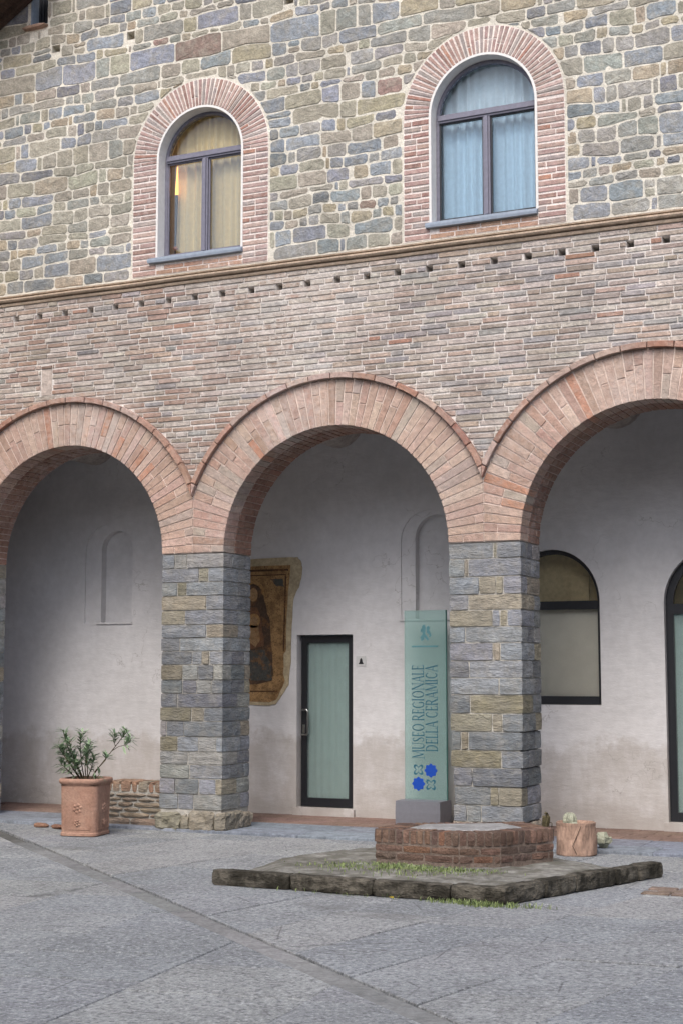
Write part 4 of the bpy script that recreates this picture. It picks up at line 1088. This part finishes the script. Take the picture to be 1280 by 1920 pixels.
# ------------------------------------------------------------------ fresco
FR = thing('fresco', 'faded brown wall fresco of a robed mother and child in a tan border', 'fresco', (-8.75, YB, 2.2))
def poly_on_wall(name, pts, y, th, mat, par):
    pts = pts if area(pts) > 0 else pts[::-1]
    n = len(pts); V = [(x, y, z) for x, z in pts] + [(x, y + th, z) for x, z in pts]
    F = [tuple(t) for t in tessellate_polygon([[Vector((x, z, 0)) for x, z in pts]])] + [(i, (i + 1) % n, n + (i + 1) % n, n + i) for i in range(n)]
    return mesh(name, V, F, mat, par)
def wobble(pts, k=4, a=.006):
    out = []
    for i in range(len(pts)):
        p, q = Vector(pts[i]), Vector(pts[(i + 1) % len(pts)])
        for t in range(k):
            m = p.lerp(q, t / k); out.append((m.x + rng.uniform(-a, a), m.y + rng.uniform(-a, a)))
    return out
poly_on_wall('border', wobble([(-9.42, 3.11), (-8.26, 3.135), (-8.18, 3.125), (-8.135, 3.08), (-8.12, 3.0), (-8.13, 2.86), (-8.16, 2.76), (-8.21, 2.68), (-8.245, 2.58), (-8.255, 2.3), (-8.265, 1.85), (-8.30, 1.58), (-8.39, 1.44), (-8.47, 1.34), (-8.6, 1.325), (-9.3, 1.36), (-9.42, 1.6)], 3, .005), YB - .012, .016, M['tan'], FR)
pt_ = poly_on_wall('painting', wobble([(-9.36, 3.03), (-8.27, 3.035), (-8.30, 2.7), (-8.325, 2.4), (-8.33, 2.0), (-8.36, 1.95), (-8.365, 1.72), (-8.345, 1.62), (-8.39, 1.52), (-8.46, 1.40), (-8.55, 1.365), (-9.3, 1.39), (-9.36, 1.7)], 3, .004), YB - .017, .004, M['fresco'], FR)
PG = {k: pigment('pigment_' + k, v) for k, v in dict(dark=c(82, 66, 54), blue=c(78, 78, 74), flesh=c(156, 126, 92), ochre=c(160, 126, 84), line=c(74, 54, 40), red=c(112, 82, 62)).items()}
def ell(cx, cz, a, b_, n=20): return [(cx + a * math.cos(2 * math.pi * i / n), cz + b_ * math.sin(2 * math.pi * i / n)) for i in range(n)]
yy = YB - .0195
for nm, pts, m_, dy in [('painted_frame', [(-9.33, 2.99), (-8.30, 2.99), (-8.30, 2.965), (-9.33, 2.965)], 'line', 0), ('painted_frame', [(-9.33, 2.925), (-8.33, 2.925), (-8.33, 2.912), (-9.33, 2.912)], 'line', 0),
        ('painted_frame', [(-8.345, 2.91), (-8.325, 2.91), (-8.35, 1.98), (-8.37, 1.98)], 'line', 0), ('painted_frame', [(-9.3, 1.505), (-8.44, 1.505), (-8.44, 1.49), (-9.3, 1.49)], 'line', 0),
        ('painted_cloth', wobble([(-8.55, 2.87), (-8.38, 2.87), (-8.36, 2.78), (-8.46, 2.77)], 3, .01), 'blue', 0),
        ('painted_halo', ell(-8.76, 2.70, .13, .15), 'ochre', 0), ('painted_mantle', wobble([(-8.90, 2.76), (-8.80, 2.82), (-8.70, 2.78), (-8.64, 2.66), (-8.60, 2.5), (-8.55, 2.35), (-8.52, 2.0), (-8.50, 1.72), (-8.52, 1.62), (-8.8, 1.58), (-9.1, 1.62), (-9.08, 2.1), (-8.98, 2.5)], 3, .007), 'dark', -.001),
        ('painted_robe', wobble([(-8.90, 2.54), (-8.72, 2.52), (-8.66, 2.3), (-8.62, 2.05), (-8.9, 2.0)], 3, .01), 'red', -.002), ('painted_face', ell(-8.78, 2.68, .062, .085), 'flesh', -.002),
        ('painted_halo', ell(-8.77, 2.36, .085, .09), 'ochre', -.003), ('painted_face', ell(-8.765, 2.355, .05, .055), 'flesh', -.004), ('painted_body', wobble([(-8.83, 2.30), (-8.71, 2.30), (-8.68, 2.12), (-8.74, 2.04), (-8.86, 2.1)], 3, .006), 'flesh', -.003),
        ('painted_skirt', wobble([(-9.0, 1.98), (-8.62, 2.0), (-8.53, 1.8), (-8.52, 1.64), (-8.7, 1.62), (-9.05, 1.65)], 3, .01), 'blue', -.0025)]:
    poly_on_wall(nm, pts, yy + dy, .001, PG[m_], pt_)

# ------------------------------------------------------------------ pictogram plate by the door
PP = thing('pictogram_plate', 'small white plate with black bell mark beside the glass door', 'sign', (-7.335, YB, 1.8))
mesh('plate', *box(-7.40, -7.27, YB - .008, YB - .0005, 1.80, 1.92), M['plate'], PP)
poly_on_wall('bell_mark', [(-7.37, 1.825), (-7.30, 1.825), (-7.315, 1.85), (-7.32, 1.88), (-7.335, 1.90), (-7.35, 1.88), (-7.355, 1.85)], YB - .0095, .001, M['print_black'], PP)

# ------------------------------------------------------------------ glass stele sign
SG = thing('glass_sign', 'tall green glass museum sign with blue lettering on a grey base', 'sign', (-6.4, 1.65, .03))
V, F = rough_box(.545, .36, .262, .0008, .004, .3); mesh('base', [(x - 6.403, y + 1.63, z + .031) for x, y, z in V], F, M['grey_box'], SG)
gx0, gx1, gz0, gz1, gy = -6.655, -6.138, .285, 2.436, 1.70
mesh('glass_panel', *box(gx0, gx1, gy, gy + .012, gz0, gz1), M['glass_teal'], SG)
mesh('edge_strip', *box(gx1 - .008, gx1 + .004, gy - .002, gy + .014, gz0 + .01, gz1), plain('dark_green_edge', c(40, 84, 78), .3, .5), SG)
def P2(px, py): return (gx0 + (px - 757) * .006595, gz1 - (py - 1145) * .00608)
yt = gy - .0012
# serif letters drawn as thick and thin strokes; reading upwards
GLY = {'M': (1.05, [((.08, 0), (.14, 1), .05), ((.14, 1), (.52, .08), .13), ((.52, .08), (.9, 1), .05), ((.9, 1), (.96, 0), .13)], [.08, .96], [.12, .92]),
       'U': (.85, [((.14, 1), (.14, .3), .13), ((.14, .3), (.25, .06), .11), ((.25, .06), (.45, .02), .09), ((.45, .02), (.65, .1), .06), ((.65, .1), (.72, .3), .05), ((.72, .3), (.72, 1), .05)], [], [.14, .72]),
       'S': (.6, [((.5, .82), (.36, .97), .06), ((.36, .97), (.18, .93), .07), ((.18, .93), (.1, .76), .1), ((.1, .76), (.22, .58), .12), ((.22, .58), (.44, .42), .13), ((.44, .42), (.52, .24), .11), ((.52, .24), (.4, .06), .08), ((.4, .06), (.22, .02), .06), ((.22, .02), (.08, .18), .06)], [], []),
       'E': (.62, [((.14, 0), (.14, 1), .13), ((.14, .97), (.54, .97), .06), ((.14, .52), (.46, .52), .06), ((.14, .03), (.56, .03), .06), ((.54, .97), (.54, .84), .05), ((.56, .03), (.56, .18), .05)], [.14], [.14]),
       'O': (.92, [], [], []), 'R': (.78, [((.14, 0), (.14, 1), .13), ((.14, .97), (.42, .96), .06), ((.42, .96), (.56, .84), .1), ((.56, .84), (.56, .66), .12), ((.56, .66), (.42, .52), .09), ((.42, .52), (.14, .5), .06), ((.36, .5), (.72, .02), .13)], [.14, .72], [.14]),
       'G': (.85, [((.74, .8), (.55, .97), .06), ((.55, .97), (.3, .92), .07), ((.3, .92), (.13, .7), .11), ((.13, .7), (.13, .3), .13), ((.13, .3), (.3, .07), .1), ((.3, .07), (.55, .02), .07), ((.55, .02), (.72, .1), .07), ((.72, .06), (.72, .42), .12)], [], []),
       'I': (.32, [((.16, 0), (.16, 1), .13)], [.16], [.16]), 'N': (.9, [((.12, 0), (.12, 1), .05), ((.12, 1), (.78, 0), .13), ((.78, 0), (.78, 1), .05)], [.12], [.12, .78]),
       'A': (.84, [((.08, 0), (.42, 1), .05), ((.42, 1), (.76, 0), .13), ((.22, .36), (.62, .36), .05)], [.08, .76], []),
       'L': (.58, [((.14, 0), (.14, 1), .13), ((.14, .03), (.54, .03), .06), ((.54, .03), (.54, .2), .05)], [.14], [.14]),
       'D': (.86, [((.14, 0), (.14, 1), .13), ((.14, .97), (.46, .95), .06), ((.46, .95), (.68, .76), .1), ((.68, .76), (.72, .5), .13), ((.72, .5), (.68, .24), .13), ((.68, .24), (.46, .05), .1), ((.46, .05), (.14, .03), .06)], [.14], [.14]),
       'C': (.8, [((.7, .8), (.54, .96), .06), ((.54, .96), (.3, .92), .08), ((.3, .92), (.13, .7), .11), ((.13, .7), (.13, .3), .13), ((.13, .3), (.3, .07), .1), ((.3, .07), (.54, .03), .07), ((.54, .03), (.72, .18), .06)], [], [])}
def lettering(text, xl, xr, yb, yt_px):
    """letters run up the panel from pixel row yb to yt_px; the cap height spans columns xl..xr"""
    adv = sum(GLY[ch][0] + .06 if ch != ' ' else .3 for ch in text); mb = MB(); u = 0
    (X0, Z0), (X1, Z1) = P2(xl, yb), P2(xr, yt_px); Hh = X1 - X0; sc = (Z1 - Z0) / adv
    def put(poly):
        pts = [(X1 - z * Hh, Z0 + x * sc) for x, z in poly]
        if area(pts) < 0: pts = pts[::-1]
        n = len(pts); mb.add([(x, yt, z) for x, z in pts] + [(x, yt + .001, z) for x, z in pts], [tuple(range(n))] + [(i, (i + 1) % n, n + (i + 1) % n, n + i) for i in range(n)])
    def stroke(a, b_, wd):
        a, b_ = Vector(a), Vector(b_); e = (b_ - a); k = Vector((-e.y, e.x)).normalized() * wd / 2; x = e.normalized() * .015
        put([tuple(a - k - x), tuple(b_ - k + x), tuple(b_ + k + x), tuple(a + k - x)])
    for ch in text:
        if ch == ' ': u += .3; continue
        wd, st_, lo_, hi_ = GLY[ch]
        for a, b_, t in st_: stroke((u + a[0], a[1]), (u + b_[0], b_[1]), t * .9)
        if ch == 'O':
            nn = 18
            for k in range(nn):
                a0, a1 = 2 * math.pi * k / nn, 2 * math.pi * (k + 1) / nn
                th = .045 + .085 * abs(math.cos((a0 + a1) / 2)); stroke((u + .45 + .36 * math.cos(a0), .5 + .48 * math.sin(a0)), (u + .45 + .36 * math.cos(a1), .5 + .48 * math.sin(a1)), th * .9)
        for x in lo_: stroke((u + x - .13, .015), (u + x + .13, .015), .035)
        for x in hi_: stroke((u + x - .13, .985), (u + x + .13, .985), .035)
        u += wd + .06
    return mb.build('lettering', M['print_dark'], SG)
lettering('MUSEO REGIONALE', 771, 793, 1422, 1247)
lettering('DELLA CERAMICA', 796, 818, 1409, 1247)
def star(px, py, r0, r1, n, filled):
    cx, cz = P2(px, py); pts = []
    for i in range(n * 6):
        a = 2 * math.pi * i / (n * 6); k = .5 + .5 * math.cos(n * a); rr = r1 + (r0 - r1) * k; pts.append((cx + rr * math.cos(a), cz + rr * math.sin(a)))
    if filled: poly_on_wall('blue_star', pts, yt, .001, M['print_blue'], SG)
    else:
        inn = [(cx + (x - cx) * .74, cz + (z - cz) * .74) for x, z in pts]; V, F = band(pts, inn, yt, yt + .001, True); mesh('outlined_flower', V, F, M['print_dark'], SG)
def cross_flower(px, py, r):
    cx, cz = P2(px, py); pts = []
    for i in range(72):
        a = 2 * math.pi * i / 72; rr = r * (.36 + .64 * abs(math.sin(2 * a)) ** 1.2); pts.append((cx + rr * math.cos(a), cz + rr * math.sin(a)))
    inn = [(cx + (x - cx) * .68, cz + (z - cz) * .68) for x, z in pts]; V, F = band(pts, inn, yt, yt + .001, True); mesh('outlined_flower', V, F, M['print_dark'], SG)
star(805, 1444, .080, .064, 8, True); star(782, 1469, .080, .064, 8, True)
cross_flower(782, 1443, .074); cross_flower(805, 1470, .074)
mb = MB()
def flat(poly):
    pts = [P2(*q) for q in poly]; pts = pts if area(pts) > 0 else pts[::-1]; n = len(pts); mb.add([(x, yt, z) for x, z in pts] + [(x, yt + .001, z) for x, z in pts], [tuple(t) for t in tessellate_polygon([[Vector((x, z, 0)) for x, z in pts]])] + [(i, (i + 1) % n, n + (i + 1) % n, n + i) for i in range(n)])
for poly in ([(790, 1174), (795, 1172), (797, 1178), (796, 1190), (799, 1193), (803, 1200), (800, 1202), (795, 1196), (790, 1199), (786, 1197), (791, 1190)], [(798, 1178), (801, 1174), (805, 1177), (803, 1183), (806, 1186), (804, 1191), (799, 1188)], [(787, 1180), (791, 1179), (792, 1184), (788, 1187)], [(804, 1190), (807, 1188), (807, 1194), (803, 1196)], [(788, 1200), (793, 1196), (795, 1199), (789, 1203)]): flat(poly)
mb.build('emblem', M['print_faint'], SG)
mb = MB(); flat([(771, 1211.5), (820, 1211.5), (820, 1214.5), (771, 1214.5)]); mb.build('rule_line', M['print_faint'], SG)

# ------------------------------------------------------------------ eave and downpipe at the top left
EV = thing('timber_eave', 'dark sloping timber eave with terracotta tile edge at the upper left corner', 'eave', (-11.3, 0, 9.6))
ex0, ez0, ex1, ez1 = -12.3, 9.10, -10.3, 10.28
for k in range(6):
    y0 = -.72 + k * .12; V = [(ex0, y0, ez0), (ex1, y0, ez1), (ex1, y0 + .112, ez1), (ex0, y0 + .112, ez0)]; V += [(x, y, z + .04) for x, y, z in V]
    mesh('board', V, [(0, 1, 2, 3), (4, 7, 6, 5), (0, 4, 5, 1), (1, 5, 6, 2), (2, 6, 7, 3), (3, 7, 4, 0)], M['wood'], EV)
for y0 in (-.70, -.10):
    V = [(ex0, y0, ez0 - .07), (ex1, y0, ez1 - .07), (ex1, y0 + .08, ez1 - .07), (ex0, y0 + .08, ez0 - .07)]; V += [(x, y, z + .068) for x, y, z in V]
    mesh('rafter', V, [(0, 1, 2, 3), (4, 7, 6, 5), (0, 4, 5, 1), (1, 5, 6, 2), (2, 6, 7, 3), (3, 7, 4, 0)], M['wood'], EV)
for k in range(6):
    f = k / 6; x, z = ex0 + (ex1 - ex0) * f, ez0 + (ez1 - ez0) * f
    V, F = tube([(x, -.74, z + .09), (x + .36, -.74, z + .09 + .212)], .07, 10); mesh('roof_tile', V, F, M['tile'], EV)
DP = thing('downpipe', 'reddish brown downpipe along the left edge of the stone wall', 'pipe', (-11.42, -.07, 6.2))
V, F = tube([(-11.40, -.07, 6.27), (-11.40, -.07, 9.5)], .05, 12); mesh('pipe', V, F, plain('copper_paint', c(150, 110, 96), .5, .4), DP, smooth=True)
for z in (7.2, 8.9):
    V, F = tube([(-11.40, -.07, z), (-11.40, -.07, z + .03)], .058, 12); mesh('clamp', V, F, M['black'], DP)

# ------------------------------------------------------------------ small leftovers on the ground
BPA = thing('brick_patch', 'worn patch of reddish bricks set flush in the paving right of the platform', 'paving', (-2.5, -2.3, 0))
for i in range(4):
    for j in range(3):
        x, y = -2.92 + i * .235 + (j % 2) * .1, -2.52 + j * .125
        V, F, o = hslab([(x, y), (x + .225, y), (x + .225, y + .115), (x, y + .115)], .003, .03, .012 + rng.uniform(-.003, .003), .01, .006)
        mesh('brick', V, F, M['wellbrick'], BPA, o, jit(c(124, 110, 102), .1))
for k, (x, y, a, lx, lab) in enumerate([(-10.22, -.30, .5, .17, 'broken brick piece lying farthest from the planter'), (-9.95, -.36, -.3, .20, 'broken brick piece in the middle of the row by the planter'), (-9.70, -.42, .15, .13, 'small broken brick piece lying close beside the planter')]):
    V, F = rough_box(lx, .10, .05, .006, .012, .04, seed=k * 5.3); o = mesh('brick_fragment', rot(V, a, (x, y, 0)), F, M['wellbrick'], None, (x, y, 0), jit(c(136, 104, 88), .12)); tag(o, lab, 'brick', 'broken bricks left of the planter')

# ------------------------------------------------------------------ unseen other sides of the courtyard, added to enclose its light and reflections
M['ochre'] = masonry('ochre_render', c(184, 172, 150), 30, .5, lo=.85, hi=1.12, dirt=.25, dirtcol=c(150, 142, 126))
M['shutter'] = plain('brown_shutter', c(92, 74, 60), .7, .3)
def wing(label, x0, y0, ang, Ln, H):
    """plain rendered wing: its face runs from (x0, y0) along ang, outward to the left of that direction"""
    t = thing('added_wing', label, 'building', (x0, y0, 0), 'unseen plain wings added around the courtyard for its light')
    n = int(Ln / 3); holes = []
    for k in range(n):
        u = (k + .5) * Ln / n
        for zb, hh in ((1.0, 1.7), (5.2, 1.8)): holes.append((rect(u - .55, u + .55, zb, zb + hh), .2))
    def place(V): return rot([(x, y, z) for x, y, z in V], ang, (x0, y0, 0))
    V, F = sheet(rect(0, Ln, 0, H), holes, 0, .2); mesh('wall', place(V), F, M['ochre'], t)
    mesh('back_wall', place(box(0, Ln, .35, .5, 0, H)[0]), box(0, 1, 0, 1, 0, 1)[1], M['ochre'], t)
    for h, _ in holes:
        a, b_, c0, c1 = h[0][0], h[1][0], h[0][1], h[2][1]
        mesh('shutter', place(box(a, a + .53, .1, .16, c0, c1)[0]), box(0, 1, 0, 1, 0, 1)[1], M['shutter'], t)
        mesh('window_pane', place(box(a + .53, b_, .12, .13, c0, c1)[0]), box(0, 1, 0, 1, 0, 1)[1], M['glass'], t)
    V = [(0, -.7, H - .1), (Ln, -.7, H - .1), (Ln, 3, H + 1.3), (0, 3, H + 1.3)]; V += [(x, y, z + .15) for x, y, z in V]
    mesh('roof', place(V), box(0, 1, 0, 1, 0, 1)[1] if False else [(0, 1, 2, 3), (4, 7, 6, 5), (0, 4, 5, 1), (1, 5, 6, 2), (2, 6, 7, 3), (3, 7, 4, 0)], M['tile'], t)
wing('unseen plain ochre wing with shutters, added opposite the arcade to enclose the light', 9.0, -25.0, math.pi, 22.5, 8.2)
wing('unseen plain ochre wing with shutters, added along the left side to enclose the light', -13.3, -24.5, math.pi / 2, 24, 8.6)
wing('unseen plain ochre wing with shutters, added along the right side to enclose the light', 8.5, -.5, -math.pi / 2, 24, 7.6)
